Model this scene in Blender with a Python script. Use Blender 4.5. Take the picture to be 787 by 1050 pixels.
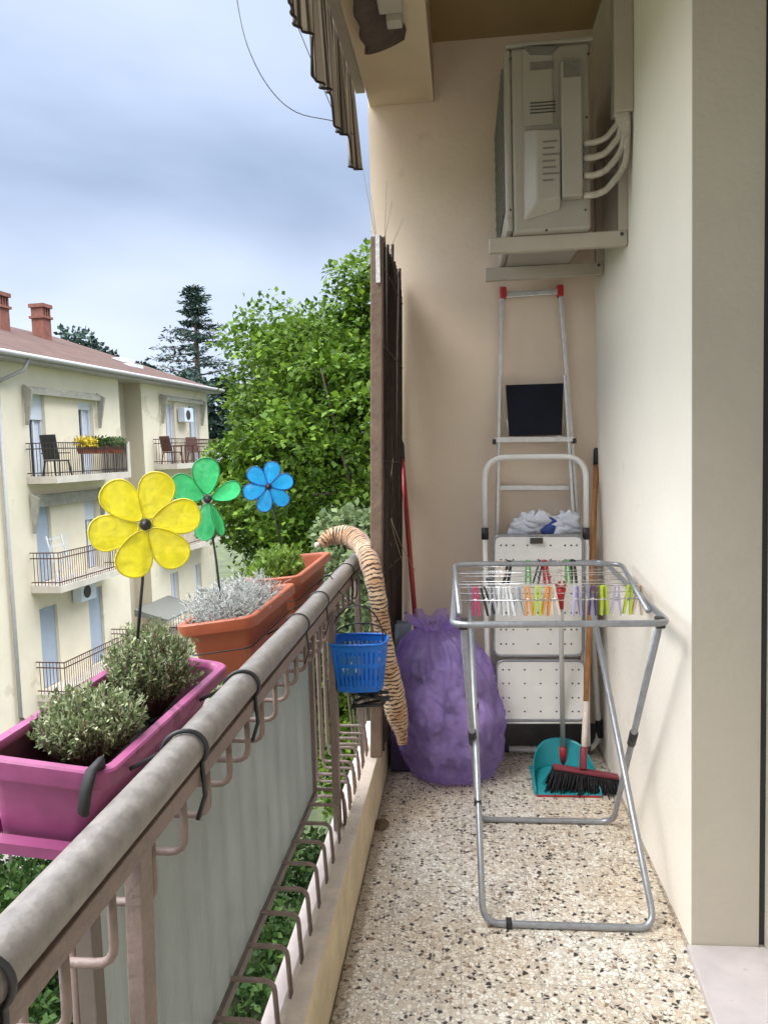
import bpy, bmesh, math, random
import numpy as np
from mathutils import Vector, Matrix, noise
random.seed(7); rng = np.random.default_rng(11)
R = math.radians
sc = bpy.context.scene
for o in list(bpy.data.objects): bpy.data.objects.remove(o)
col = sc.collection

# ------------------------------------------------------------------ camera
FPX, CX, CY, VPX, VPY, EYE = 792.0, 393.5, 525.0, 475.0, 459.0, 1.45
_d = np.array([(VPX-CX)/FPX, (VPY-CY)/FPX, 1.0]); _d /= np.linalg.norm(_d)
_u = np.array([-math.sin(R(1.3)), -math.cos(R(1.3)), 0.0]); _u -= _d*np.dot(_u, _d); _u /= np.linalg.norm(_u)
_r = np.cross(_d, _u); _r = _r if _r[0] > 0 else -_r
ROT = np.stack([_r, _d, _u])
def at(px, py, Y):
    v = ROT @ np.array([(px-CX)/FPX, (py-CY)/FPX, 1.0]); k = Y/v[1]
    return Vector((v[0]*k, Y, v[2]*k+EYE))
cam_d = bpy.data.cameras.new('camera'); cam = bpy.data.objects.new('camera', cam_d); col.objects.link(cam)
cam_d.sensor_fit = 'HORIZONTAL'; cam_d.sensor_width = 36; cam_d.lens = 36*FPX/787
cam_d.clip_start = .02; cam_d.clip_end = 2000
_cr, _cu, _cb = ROT @ np.array([1, 0, 0]), ROT @ np.array([0, -1, 0]), ROT @ np.array([0, 0, -1])
cam.matrix_world = Matrix(((_cr[0], _cu[0], _cb[0], 0), (_cr[1], _cu[1], _cb[1], 0), (_cr[2], _cu[2], _cb[2], EYE), (0, 0, 0, 1)))
sc.camera = cam

# ------------------------------------------------------------------ world, sun, exposure
SUN_EL, SUN_AZ = 52, 235          # azimuth clockwise from +Y
w = bpy.data.worlds.new('World'); sc.world = w; w.use_nodes = True
nt = w.node_tree; N = nt.nodes; L = nt.links; N.clear()
def wn(t, **k):
    n = N.new(t)
    for a, b in k.items(): setattr(n, a, b)
    return n
def wmath(op, a, b=None, c=None):
    n = wn('ShaderNodeMath', operation=op)
    for i, v in enumerate((a, b, c)):
        if v is None: continue
        if isinstance(v, (int, float)): n.inputs[i].default_value = v
        else: L.new(v, n.inputs[i])
    return n.outputs[0]
def wrange(v, a, b, c, d):
    n = wn('ShaderNodeMapRange', interpolation_type='SMOOTHSTEP'); L.new(v, n.inputs[0])
    for i, x in enumerate((a, b, c, d)): n.inputs[i+1].default_value = x
    return n.outputs[0]
tc = wn('ShaderNodeTexCoord'); sep = wn('ShaderNodeSeparateXYZ'); L.new(tc.outputs['Generated'], sep.inputs[0])
zc = wmath('ADD', wmath('MAXIMUM', sep.outputs[2], 0.0), .22)
cmb = wn('ShaderNodeCombineXYZ'); L.new(wmath('DIVIDE', sep.outputs[0], zc), cmb.inputs[0]); L.new(wmath('DIVIDE', sep.outputs[1], zc), cmb.inputs[1])
n1 = wn('ShaderNodeTexNoise'); n1.inputs['Scale'].default_value = .8; n1.inputs['Detail'].default_value = 6; n1.inputs['Roughness'].default_value = .45; n1.inputs['Distortion'].default_value = .25
mp = wn('ShaderNodeMapping'); mp.inputs['Location'].default_value = (3.3, 1.35, 0); L.new(cmb.outputs[0], mp.inputs[0]); L.new(mp.outputs[0], n1.inputs[0])
cr = wn('ShaderNodeValToRGB'); L.new(n1.outputs[0], cr.inputs[0])
cr.color_ramp.elements[0].position = .36; cr.color_ramp.elements[0].color = (.31, .39, .55, 1)
cr.color_ramp.elements[1].position = .66; cr.color_ramp.elements[1].color = (.62, .70, .87, 1)
e = cr.color_ramp.elements.new(.5); e.color = (.45, .545, .73, 1)
hz = wrange(sep.outputs[2], .10, .33, .62, 0.0)             # bright milky band above the roofs
mixh = wn('ShaderNodeMixRGB'); L.new(hz, mixh.inputs[0]); L.new(cr.outputs[0], mixh.inputs[1]); mixh.inputs[2].default_value = (.66, .73, .86, 1)
front = wmath('ADD', wmath('MULTIPLY', sep.outputs[1], .93), wmath('MULTIPLY', sep.outputs[0], -.37))
g1 = wrange(sep.outputs[2], .50, .79, 1.0, 7.4)            # overcast sky brightest overhead, boosted out of view as fill light
g2 = wrange(front, .50, -.45, 1.0, 1.25)
g3 = wrange(sep.outputs[0], -.70, -.96, 1.0, 3.0)            # low left sky, out of view, brightened as fill for the balcony walls
gain = wmath('MAXIMUM', wmath('MAXIMUM', g1, g2), g3)
warm = wn('ShaderNodeMixRGB'); L.new(wrange(gain, 1.0, 3.0, 0.0, .8), warm.inputs[0]); L.new(mixh.outputs[0], warm.inputs[1]); warm.inputs[2].default_value = (.80, .81, .82, 1)
bg2 = wn('ShaderNodeBackground'); L.new(warm.outputs[0], bg2.inputs[0]); L.new(gain, bg2.inputs[1])
sky = wn('ShaderNodeTexSky', sky_type='NISHITA', sun_disc=False, sun_elevation=R(SUN_EL), sun_rotation=R(SUN_AZ))
bg1 = wn('ShaderNodeBackground'); L.new(sky.outputs[0], bg1.inputs[0]); bg1.inputs[1].default_value = .08
ms = wn('ShaderNodeMixShader'); ms.inputs[0].default_value = .93; L.new(bg1.outputs[0], ms.inputs[1]); L.new(bg2.outputs[0], ms.inputs[2])
wo = wn('ShaderNodeOutputWorld'); L.new(ms.outputs[0], wo.inputs[0])
sd = bpy.data.lights.new('sun', 'SUN'); sd.energy = 1.5; sd.angle = R(28); sd.color = (1, .96, .9)
so = bpy.data.objects.new('sun', sd); col.objects.link(so)
_sv = Vector((math.sin(R(SUN_AZ))*math.cos(R(SUN_EL)), math.cos(R(SUN_AZ))*math.cos(R(SUN_EL)), math.sin(R(SUN_EL))))
so.rotation_euler = _sv.to_track_quat('Z', 'Y').to_euler(); so.location = (-6, -8, 20)
sc.view_settings.view_transform = 'Standard'; sc.view_settings.look = 'None'; sc.view_settings.gamma = 1
sc.view_settings.exposure = 0.5
sc.cycles.max_bounces = 8; sc.cycles.transparent_max_bounces = 16

# ------------------------------------------------------------------ materials
def mat(name, c, rough=.6, metal=0, var=.12, vscale=8, bump=0, bscale=120, c2=None, c2at=.62, trans=0, spec=.5, coat=0, island=0, transl=0):
    m = bpy.data.materials.new(name); m.use_nodes = True
    t = m.node_tree; b = t.nodes['Principled BSDF']; b.inputs['Roughness'].default_value = rough; b.inputs['Metallic'].default_value = metal
    b.inputs['Specular IOR Level'].default_value = spec; b.inputs['Transmission Weight'].default_value = trans; b.inputs['Coat Weight'].default_value = coat
    tcn = t.nodes.new('ShaderNodeTexCoord')
    nz = t.nodes.new('ShaderNodeTexNoise'); nz.inputs['Scale'].default_value = vscale; nz.inputs['Detail'].default_value = 7; nz.inputs['Roughness'].default_value = .62
    t.links.new(tcn.outputs['Object'], nz.inputs['Vector'])
    rp = t.nodes.new('ShaderNodeValToRGB'); t.links.new(nz.outputs[0], rp.inputs[0])
    lo = [max(0, x*(1-var)) for x in c]; hi = [min(1, x*(1+var)) for x in c]
    rp.color_ramp.elements[0].position = .3; rp.color_ramp.elements[0].color = (*lo, 1)
    rp.color_ramp.elements[1].position = .7 if c2 is None else c2at-.02; rp.color_ramp.elements[1].color = (*hi, 1)
    if c2 is not None:
        q = rp.color_ramp.elements.new(c2at+.02); q.color = (*c2, 1)
    out = rp.outputs[0]
    if island:
        g = t.nodes.new('ShaderNodeNewGeometry'); mr = t.nodes.new('ShaderNodeMapRange'); t.links.new(g.outputs['Random Per Island'], mr.inputs[0])
        mr.inputs[3].default_value = 1-island; mr.inputs[4].default_value = 1+island
        hs = t.nodes.new('ShaderNodeHueSaturation'); t.links.new(mr.outputs[0], hs.inputs['Value']); t.links.new(out, hs.inputs['Color'])
        mr2 = t.nodes.new('ShaderNodeMapRange'); t.links.new(g.outputs['Random Per Island'], mr2.inputs[0]); mr2.inputs[3].default_value = .515; mr2.inputs[4].default_value = .48
        t.links.new(mr2.outputs[0], hs.inputs['Hue']); out = hs.outputs[0]
    t.links.new(out, b.inputs['Base Color'])
    nr = t.nodes.new('ShaderNodeMapRange'); t.links.new(nz.outputs[0], nr.inputs[0]); nr.inputs[3].default_value = max(.03, rough-.12); nr.inputs[4].default_value = min(1, rough+.12)
    t.links.new(nr.outputs[0], b.inputs['Roughness'])
    if bump:
        n2 = t.nodes.new('ShaderNodeTexNoise'); n2.inputs['Scale'].default_value = bscale; n2.inputs['Detail'].default_value = 6; t.links.new(tcn.outputs['Object'], n2.inputs['Vector'])
        bp = t.nodes.new('ShaderNodeBump'); bp.inputs['Strength'].default_value = bump; bp.inputs['Distance'].default_value = .01
        t.links.new(n2.outputs[0], bp.inputs['Height']); t.links.new(bp.outputs[0], b.inputs['Normal'])
    if transl:
        tl = t.nodes.new('ShaderNodeBsdfTranslucent'); t.links.new(out, tl.inputs[0]); mx = t.nodes.new('ShaderNodeMixShader'); mx.inputs[0].default_value = transl
        t.links.new(b.outputs[0], mx.inputs[1]); t.links.new(tl.outputs[0], mx.inputs[2]); t.links.new(mx.outputs[0], t.nodes['Material Output'].inputs[0])
    return m
M = {}
M['endwall'] = mat('beige_plaster', (.77, .635, .50), .9, var=.06, vscale=1.6, bump=.13, bscale=45, c2=(.715, .575, .44), c2at=.66, spec=.2)
M['sidewall'] = mat('white_plaster', (.85, .79, .685), .9, var=.025, vscale=2.4, bump=.22, bscale=45, c2=(.785, .715, .60), c2at=.68, spec=.2)
M['reveal'] = mat('grey_plaster', (.485, .445, .37), .9, var=.05, vscale=3, bump=.18, bscale=60, spec=.2)
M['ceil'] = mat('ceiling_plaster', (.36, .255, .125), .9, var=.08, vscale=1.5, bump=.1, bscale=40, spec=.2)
M['beam'] = mat('cream_plaster', (.64, .52, .36), .9, var=.07, vscale=2.5, bump=.1, bscale=50, spec=.2)
M['kerb'] = mat('kerb_plaster', (.56, .47, .33), .9, var=.16, vscale=9, bump=.3, bscale=60, c2=(.42, .34, .24), c2at=.68, spec=.2)
M['kerbtop'] = mat('kerb_cap_plaster', (.50, .42, .35), .85, var=.16, vscale=11, bump=.25, bscale=80, c2=(.40, .32, .27), c2at=.66)
M['marble'] = mat('pink_marble', (.66, .58, .56), .5, var=.1, vscale=14, c2=(.42, .37, .36), c2at=.72)
M['sill'] = mat('pale_marble', (.50, .455, .455), .35, var=.10, vscale=9, c2=(.38, .345, .35), c2at=.68)
M['footstrip'] = mat('dark_foot_strip', (.11, .105, .10), .5, var=.2, vscale=20)
M['railpaint'] = mat('worn_mauve_paint', (.185, .135, .118), .5, var=.2, vscale=18, bump=.35, bscale=70, c2=(.22, .13, .10), c2at=.71)
M['handrail'] = mat('worn_grey_rail', (.205, .185, .17), .42, var=.28, vscale=34, bump=.2, bscale=60, c2=(.15, .095, .075), c2at=.70)
M['bars'] = mat('mauve_bar_paint', (.20, .145, .125), .5, var=.2, vscale=30, bump=.3, bscale=90)
M['framebar'] = mat('dark_brown_frame', (.12, .095, .08), .5, var=.2, vscale=20)
M['black'] = mat('black_plastic', (.018, .018, .02), .45, var=.2)
M['rubber'] = mat('black_rubber', (.02, .02, .021), .7, var=.2)
M['pink'] = mat('magenta_plastic', (.31, .07, .18), .4, var=.16, vscale=10, bump=.1, bscale=40, c2=(.235, .05, .135), c2at=.64)
M['pinkin'] = mat('dark_maroon', (.10, .026, .05), .7, var=.3, vscale=25)  # inner wall of the pink planter, darker than the outside
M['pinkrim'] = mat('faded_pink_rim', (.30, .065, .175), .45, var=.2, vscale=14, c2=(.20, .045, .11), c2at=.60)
M['orange'] = mat('terracotta_plastic', (.34, .082, .032), .45, var=.12, vscale=14, bump=.06, bscale=60, c2=(.31, .08, .035), c2at=.66)
M['soil'] = mat('dark_soil', (.012, .009, .007), 1, var=.6, vscale=60, bump=1, bscale=150)
M['varleaf'] = mat('variegated_leaf', (.20, .255, .115), .6, spec=.25, var=.2, vscale=30, island=.5, transl=.25)
M['leafpale'] = mat('pale_leaf_edge', (.47, .51, .33), .6, var=.2, vscale=30, island=.3, transl=.25)
M['silver'] = mat('silver_stems', (.40, .41, .39), .8, var=.12, vscale=40, island=.25)
M['herb'] = mat('herb_leaf', (.17, .28, .045), .5, var=.2, vscale=30, island=.4, transl=.35)
M['twig'] = mat('twig_bark', (.12, .08, .05), .9, var=.3, vscale=40)
M['drytwig'] = mat('dry_stem', (.33, .27, .17), .9, var=.3, vscale=40)
M['bark'] = mat('bark', (.10, .075, .055), .95, var=.3, vscale=12, bump=.8, bscale=25)
M['treeleaf'] = mat('bright_green_leaf', (.088, .165, .017), .6, var=.4, vscale=1.2, island=.6, transl=.30, spec=.2)
M['oliveleaf'] = mat('grey_green_leaf', (.13, .18, .075), .6, spec=.25, var=.25, vscale=3, island=.4, transl=.3)
M['cedarleaf'] = mat('blue_green_needles', (.035, .065, .048), .7, spec=.2, var=.3, vscale=.8, island=.4)
M['darkleaf'] = mat('dark_green_leaf', (.035, .075, .016), .6, spec=.2, var=.35, vscale=1.5, island=.45, transl=.2)
M['ac'] = mat('beige_enamel', (.31, .285, .235), .45, var=.07, vscale=5, c2=(.26, .235, .19), c2at=.68)
M['acdark'] = mat('dark_grille', (.05, .047, .04), .6, var=.2)
M['acgrey'] = mat('sticker_grey', (.15, .14, .12), .5, var=.15, vscale=60)
M['pvc'] = mat('cream_trunking', (.40, .355, .285), .45, var=.06, vscale=6)
M['pipe'] = mat('wrapped_pipe', (.42, .38, .31), .6, var=.2, vscale=50, bump=.4, bscale=120)
M['alu'] = mat('aluminium', (.60, .60, .60), .36, .75, var=.12, vscale=40)
M['steel'] = mat('galvanised_steel', (.30, .31, .33), .36, .55, var=.16, vscale=50)
M['chrome'] = mat('chrome_wire', (.62, .62, .62), .22, .95, var=.1, vscale=40)
M['red'] = mat('red_plastic', (.42, .02, .02), .4, var=.15)
M['redpaint'] = mat('red_enamel', (.34, .025, .03), .35, var=.2, vscale=20)
M['blackpanel'] = mat('navy_black_panel', (.008, .009, .016), .6, spec=.15, var=.3, vscale=14)
M['whitemetal'] = mat('white_enamel', (.76, .75, .71), .4, var=.05, vscale=12, c2=(.55, .50, .42), c2at=.74)
M['turq'] = mat('turquoise_plastic', (.02, .30, .34), .4, var=.1, vscale=15)
M['greystick'] = mat('grey_plastic_stick', (.42, .41, .39), .5, var=.1)
M['wood'] = mat('orange_wood_stick', (.42, .19, .065), .5, var=.25, vscale=18)
M['palewood'] = mat('bare_pale_stick', (.60, .50, .44), .6, var=.15, vscale=25)
M['maroon'] = mat('maroon_plastic', (.19, .03, .045), .45, var=.1)
M['bristle'] = mat('black_bristle', (.012, .011, .013), .8, var=.4, vscale=100)
M['blueplastic'] = mat('blue_plastic', (.008, .16, .62), .4, var=.12, vscale=12, transl=.15)
M['clothpale'] = mat('pale_cloth', (.58, .60, .66), .9, var=.15, vscale=30)
M['clothblue'] = mat('navy_cloth', (.04, .07, .25), .9, var=.2, vscale=30)
M['reed'] = mat('dark_reed', (.030, .018, .013), .8, var=.6, vscale=40)
M['postwood'] = mat('brown_post', (.17, .115, .08), .75, var=.22, vscale=14, bump=.4, bscale=50)
M['tape'] = mat('white_foil_tape', (.72, .72, .72), .3, var=.25, vscale=90)
M['house'] = mat('pale_yellow_render', (.77, .69, .53), .95, var=.05, vscale=.9, bump=.2, bscale=14, c2=(.69, .605, .45), c2at=.63, spec=.1)
M['houseshade'] = mat('shaded_render', (.56, .50, .385), .95, var=.06, vscale=.6, spec=.1)  # house render darkened for the shade inside the recess
M['slabm'] = mat('balcony_concrete', (.58, .52, .44), .9, var=.15, vscale=2)
M['iron'] = mat('dark_iron', (.035, .028, .026), .5, var=.2)
M['rustiron'] = mat('rusty_iron', (.10, .05, .04), .6, var=.3, vscale=8)
M['whitepanel'] = mat('white_shutter', (.70, .74, .80), .6, var=.05, vscale=3)
M['greyshutter'] = mat('grey_blue_shutter', (.42, .48, .56), .6, var=.06, vscale=3)
M['glassdark'] = mat('window_glass', (.05, .055, .075), .08, var=.2, vscale=2)
M['curtain'] = mat('net_curtain', (.62, .64, .70), .8, var=.1, vscale=12)
M['awnold'] = mat('folded_grey_awning', (.36, .34, .28), .9, var=.2, vscale=6)
M['canopy'] = mat('grey_canopy', (.18, .18, .16), .6, var=.1)
M['gutter'] = mat('pale_gutter', (.40, .385, .37), .5, var=.1)
M['chimney'] = mat('chimney_brick', (.22, .085, .06), .9, var=.3, vscale=5)
M['plasticblack'] = mat('black_chair_plastic', (.02, .022, .022), .4, var=.15)
M['brownchair'] = mat('brown_chair_plastic', (.12, .045, .035), .5, var=.15)
M['yflower'] = mat('yellow_blossom', (.62, .48, .03), .7, var=.2, island=.3)
M['grass'] = mat('grass', (.062, .078, .032), .95, var=.45, vscale=1.1, bump=.5, bscale=8)
M['asphalt'] = mat('asphalt', (.055, .055, .055), .9, var=.2, vscale=1.5)
M['pave'] = mat('pavement', (.30, .28, .26), .9, var=.15, vscale=2)
M['fabric'] = None
M['cable'] = mat('cable', (.10, .11, .13), .6)
M['shutterstrip'] = mat('door_frame_paint', (.56, .52, .43), .6, var=.06)

def nodes(name):
    m = bpy.data.materials.new(name); m.use_nodes = True
    return m, m.node_tree, m.node_tree.nodes, m.node_tree.links, m.node_tree.nodes['Principled BSDF']
def nmath(t, op, a, b=None):
    n = t.nodes.new('ShaderNodeMath'); n.operation = op
    for i, v in enumerate((a, b)):
        if v is None: continue
        if isinstance(v, (int, float)): n.inputs[i].default_value = v
        else: t.links.new(v, n.inputs[i])
    return n.outputs[0]
# terrazzo tiles
m, t, n, l, b = nodes('terrazzo'); M['terrazzo'] = m
tcn = n.new('ShaderNodeTexCoord')
dn = n.new('ShaderNodeTexNoise'); dn.inputs['Scale'].default_value = 60; dn.inputs['Detail'].default_value = 3; l.new(tcn.outputs['Object'], dn.inputs['Vector'])
vm = n.new('ShaderNodeVectorMath'); vm.operation = 'SCALE'; vm.inputs['Scale'].default_value = .012; l.new(dn.outputs['Color'], vm.inputs[0])
va = n.new('ShaderNodeVectorMath'); va.operation = 'ADD'; l.new(tcn.outputs['Object'], va.inputs[0]); l.new(vm.outputs[0], va.inputs[1])
def chips(scale, stops, gap, lo=None):
    v1 = n.new('ShaderNodeTexVoronoi'); v1.voronoi_dimensions = '2D'; v1.inputs['Scale'].default_value = scale; l.new(va.outputs[0], v1.inputs['Vector'])
    v2 = n.new('ShaderNodeTexVoronoi'); v2.voronoi_dimensions = '2D'; v2.feature = 'DISTANCE_TO_EDGE'; v2.inputs['Scale'].default_value = scale; l.new(va.outputs[0], v2.inputs['Vector'])
    s = n.new('ShaderNodeSeparateColor'); l.new(v1.outputs['Color'], s.inputs[0])
    rp = n.new('ShaderNodeValToRGB'); rp.color_ramp.interpolation = 'CONSTANT'; l.new(s.outputs[0], rp.inputs[0])
    els = rp.color_ramp.elements
    els[0].position = 0; els[0].color = (*stops[0][1], 1); els[1].position = stops[1][0]; els[1].color = (*stops[1][1], 1)
    for p, c in stops[2:]: q = els.new(p); q.color = (*c, 1)
    size = nmath(t, 'MULTIPLY', s.outputs[1], .22)
    mask = nmath(t, 'GREATER_THAN', v2.outputs[0], nmath(t, 'ADD', size, gap))
    return rp.outputs[0], mask, s.outputs[2]
base = n.new('ShaderNodeTexNoise'); base.inputs['Scale'].default_value = 5; base.inputs['Detail'].default_value = 6; l.new(tcn.outputs['Object'], base.inputs['Vector'])
br = n.new('ShaderNodeValToRGB'); l.new(base.outputs[0], br.inputs[0]); br.color_ramp.elements[0].position = .3; br.color_ramp.elements[0].color = (.42, .365, .30, 1); br.color_ramp.elements[1].position = .72; br.color_ramp.elements[1].color = (.53, .475, .405, 1)
c1, m1, pk1 = chips(80, [(0, (.03, .026, .026)), (.125, (.24, .16, .11)), (.165, (.72, .68, .60)), (.46, (.60, .52, .42)), (.70, (.80, .77, .71)), (.93, (.42, .39, .35))], .035)
c2, m2, pick = chips(140, [(0, (.045, .038, .035)), (.15, (.66, .61, .53)), (.55, (.50, .43, .34)), (.80, (.78, .75, .68))], .07)
mx1 = n.new('ShaderNodeMixRGB'); l.new(nmath(t, 'MULTIPLY', m2, .9), mx1.inputs[0]); l.new(br.outputs[0], mx1.inputs[1]); l.new(c2, mx1.inputs[2])
mx2 = n.new('ShaderNodeMixRGB'); l.new(nmath(t, 'MULTIPLY', m1, nmath(t, 'GREATER_THAN', pk1, .14)), mx2.inputs[0]); l.new(mx1.outputs[0], mx2.inputs[1]); l.new(c1, mx2.inputs[2])
sp = n.new('ShaderNodeSeparateXYZ'); l.new(tcn.outputs['Object'], sp.inputs[0])
def joint(o, off):
    f = nmath(t, 'FRACT', nmath(t, 'MULTIPLY', nmath(t, 'ADD', o, off), 1/.215))
    return nmath(t, 'LESS_THAN', nmath(t, 'ABSOLUTE', nmath(t, 'SUBTRACT', f, .5)), .0075)
jm = nmath(t, 'MAXIMUM', joint(sp.outputs[0], .254+.1075+2.15), joint(sp.outputs[1], .04+2.15))
mx3 = n.new('ShaderNodeMixRGB'); l.new(nmath(t, 'MULTIPLY', jm, .35), mx3.inputs[0]); l.new(mx2.outputs[0], mx3.inputs[1]); mx3.inputs[2].default_value = (.10, .075, .055, 1)
dirt = n.new('ShaderNodeTexNoise'); dirt.inputs['Scale'].default_value = 2.6; dirt.inputs['Detail'].default_value = 8; l.new(tcn.outputs['Object'], dirt.inputs['Vector'])
dr_ = n.new('ShaderNodeValToRGB'); l.new(dirt.outputs[0], dr_.inputs[0]); dr_.color_ramp.elements[0].position = .35; dr_.color_ramp.elements[0].color = (.86, .80, .72, 1); dr_.color_ramp.elements[1].position = .62; dr_.color_ramp.elements[1].color = (1, 1, 1, 1)
mx4 = n.new('ShaderNodeMixRGB'); mx4.blend_type = 'MULTIPLY'; mx4.inputs[0].default_value = 1; l.new(mx3.outputs[0], mx4.inputs[1]); l.new(dr_.outputs[0], mx4.inputs[2])
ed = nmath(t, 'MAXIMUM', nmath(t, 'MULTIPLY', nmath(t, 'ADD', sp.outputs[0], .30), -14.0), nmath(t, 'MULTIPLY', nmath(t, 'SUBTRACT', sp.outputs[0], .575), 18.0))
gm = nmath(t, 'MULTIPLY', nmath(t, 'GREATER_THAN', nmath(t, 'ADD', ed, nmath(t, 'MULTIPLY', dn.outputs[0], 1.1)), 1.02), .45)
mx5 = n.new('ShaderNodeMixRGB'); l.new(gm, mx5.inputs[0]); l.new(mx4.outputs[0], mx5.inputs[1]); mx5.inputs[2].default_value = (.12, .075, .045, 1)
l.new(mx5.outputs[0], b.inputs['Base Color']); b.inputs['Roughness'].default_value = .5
# ribbed frosted glass
m, t, n, l, b = nodes('ribbed_frosted_glass'); M['frost'] = m
tcn = n.new('ShaderNodeTexCoord'); wv = n.new('ShaderNodeTexWave'); wv.bands_direction = 'Y'; wv.inputs['Scale'].default_value = 28; wv.inputs['Distortion'].default_value = .6; l.new(tcn.outputs['Object'], wv.inputs['Vector'])
bp = n.new('ShaderNodeBump'); bp.inputs['Strength'].default_value = .18; bp.inputs['Distance'].default_value = .004; l.new(wv.outputs[0], bp.inputs['Height']); l.new(bp.outputs[0], b.inputs['Normal'])
st = n.new('ShaderNodeTexNoise'); st.inputs['Scale'].default_value = 5; st.inputs['Detail'].default_value = 8
mpn = n.new('ShaderNodeMapping'); mpn.inputs['Scale'].default_value = (1, 1.6, .9); l.new(tcn.outputs['Object'], mpn.inputs[0]); l.new(mpn.outputs[0], st.inputs['Vector'])
rp = n.new('ShaderNodeValToRGB'); l.new(st.outputs[0], rp.inputs[0]); rp.color_ramp.elements[0].position = .3; rp.color_ramp.elements[0].color = (.36, .39, .37, 1); rp.color_ramp.elements[1].position = .72; rp.color_ramp.elements[1].color = (.43, .46, .44, 1)
l.new(rp.outputs[0], b.inputs['Base Color']); b.inputs['Roughness'].default_value = .42; b.inputs['Transmission Weight'].default_value = .55
tl = n.new('ShaderNodeBsdfTranslucent'); l.new(rp.outputs[0], tl.inputs[0]); mx = n.new('ShaderNodeMixShader'); mx.inputs[0].default_value = .16; l.new(b.outputs[0], mx.inputs[1]); l.new(tl.outputs[0], mx.inputs[2]); l.new(mx.outputs[0], n['Material Output'].inputs[0])
# thin coloured film: pinwheel petals and the rubbish bag
def film(name, c, clear, transl, rough=.35, bump=0, bscale=20):
    m, t, n, l, b = nodes(name); b.inputs['Base Color'].default_value = (*c, 1); b.inputs['Roughness'].default_value = rough
    tcn = n.new('ShaderNodeTexCoord'); nz = n.new('ShaderNodeTexNoise'); nz.inputs['Scale'].default_value = bscale; nz.inputs['Detail'].default_value = 5; nz.inputs['Distortion'].default_value = .8; l.new(tcn.outputs['Object'], nz.inputs['Vector'])
    rp = n.new('ShaderNodeValToRGB'); l.new(nz.outputs[0], rp.inputs[0]); rp.color_ramp.elements[0].position = .3; rp.color_ramp.elements[0].color = (*[x*.8 for x in c], 1); rp.color_ramp.elements[1].position = .7; rp.color_ramp.elements[1].color = (*[min(1, x*1.15) for x in c], 1)
    l.new(rp.outputs[0], b.inputs['Base Color'])
    if bump:
        bp = n.new('ShaderNodeBump'); bp.inputs['Strength'].default_value = bump; bp.inputs['Distance'].default_value = .02; rg = n.new('ShaderNodeTexNoise'); rg.noise_type = 'RIDGED_MULTIFRACTAL'; rg.inputs['Scale'].default_value = bscale; rg.inputs['Detail'].default_value = 4; rg.inputs['Distortion'].default_value = .5; l.new(tcn.outputs['Object'], rg.inputs['Vector']); l.new(rg.outputs[0], bp.inputs['Height']); b.inputs['Coat Weight'].default_value = .6 if bscale < 30 else 0; b.inputs['Coat Roughness'].default_value = .12; l.new(bp.outputs[0], b.inputs['Coat Normal']); l.new(bp.outputs[0], b.inputs['Normal'])
    tl = n.new('ShaderNodeBsdfTranslucent'); l.new(rp.outputs[0], tl.inputs[0]); tr = n.new('ShaderNodeBsdfTransparent'); tr.inputs[0].default_value = (*[min(1, x*.5+.5) for x in c], 1)
    x1 = n.new('ShaderNodeMixShader'); x1.inputs[0].default_value = transl; l.new(b.outputs[0], x1.inputs[1]); l.new(tl.outputs[0], x1.inputs[2])
    x2 = n.new('ShaderNodeMixShader'); x2.inputs[0].default_value = clear; l.new(x1.outputs[0], x2.inputs[1]); l.new(tr.outputs[0], x2.inputs[2]); l.new(x2.outputs[0], n['Material Output'].inputs[0])
    return m
M['petal_yellow'] = film('yellow_film', (.86, .74, .02), .10, .55, bump=.2, bscale=40)
M['petal_green'] = film('green_film', (.07, .62, .22), .15, .55, bump=.2, bscale=40)
M['petal_blue'] = film('blue_film', (.03, .45, 1.0), .15, .55, bump=.2, bscale=40)
M['edge_yellow'] = mat('yellow_edging', (.66, .56, .02), .5); M['edge_green'] = mat('green_edging', (.02, .30, .09), .5); M['edge_blue'] = mat('blue_edging', (.01, .05, .30), .5)
M['bag'] = film('purple_film', (.52, .38, .80), .52, .45, rough=.2, bump=.25, bscale=9)
M['bluebag'] = film('blue_grey_film', (.42, .56, .64), .40, .35, rough=.25, bump=.5, bscale=18)
M['rubbish'] = mat('mixed_rubbish', (.72, .66, .78), .7, var=.3, vscale=9)
# tiger plush: stripes across the length
m, t, n, l, b = nodes('tiger_plush'); M['tiger'] = m
tcn = n.new('ShaderNodeTexCoord'); aa = n.new('ShaderNodeAttribute'); aa.attribute_name = 'along'
nz = n.new('ShaderNodeTexNoise'); nz.inputs['Scale'].default_value = 26; nz.inputs['Detail'].default_value = 2; l.new(tcn.outputs['Object'], nz.inputs['Vector'])
ph = nmath(t, 'ADD', nmath(t, 'MULTIPLY', aa.outputs['Fac'], 66.0), nmath(t, 'MULTIPLY', nz.outputs[0], 1.6))
tri = nmath(t, 'ABSOLUTE', nmath(t, 'SUBTRACT', nmath(t, 'FRACT', ph), .5))
nz2 = n.new('ShaderNodeTexNoise'); nz2.inputs['Scale'].default_value = 45; l.new(tcn.outputs['Object'], nz2.inputs['Vector'])
msk = nmath(t, 'LESS_THAN', tri, nmath(t, 'MULTIPLY', nmath(t, 'SUBTRACT', nz2.outputs[0], .20), .62))
nz3 = n.new('ShaderNodeTexNoise'); nz3.inputs['Scale'].default_value = 14; l.new(tcn.outputs['Object'], nz3.inputs['Vector'])
rp = n.new('ShaderNodeValToRGB'); l.new(nz3.outputs[0], rp.inputs[0]); rp.color_ramp.elements[0].position = .35; rp.color_ramp.elements[0].color = (.50, .27, .13, 1); rp.color_ramp.elements[1].position = .65; rp.color_ramp.elements[1].color = (.64, .46, .29, 1)
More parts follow.
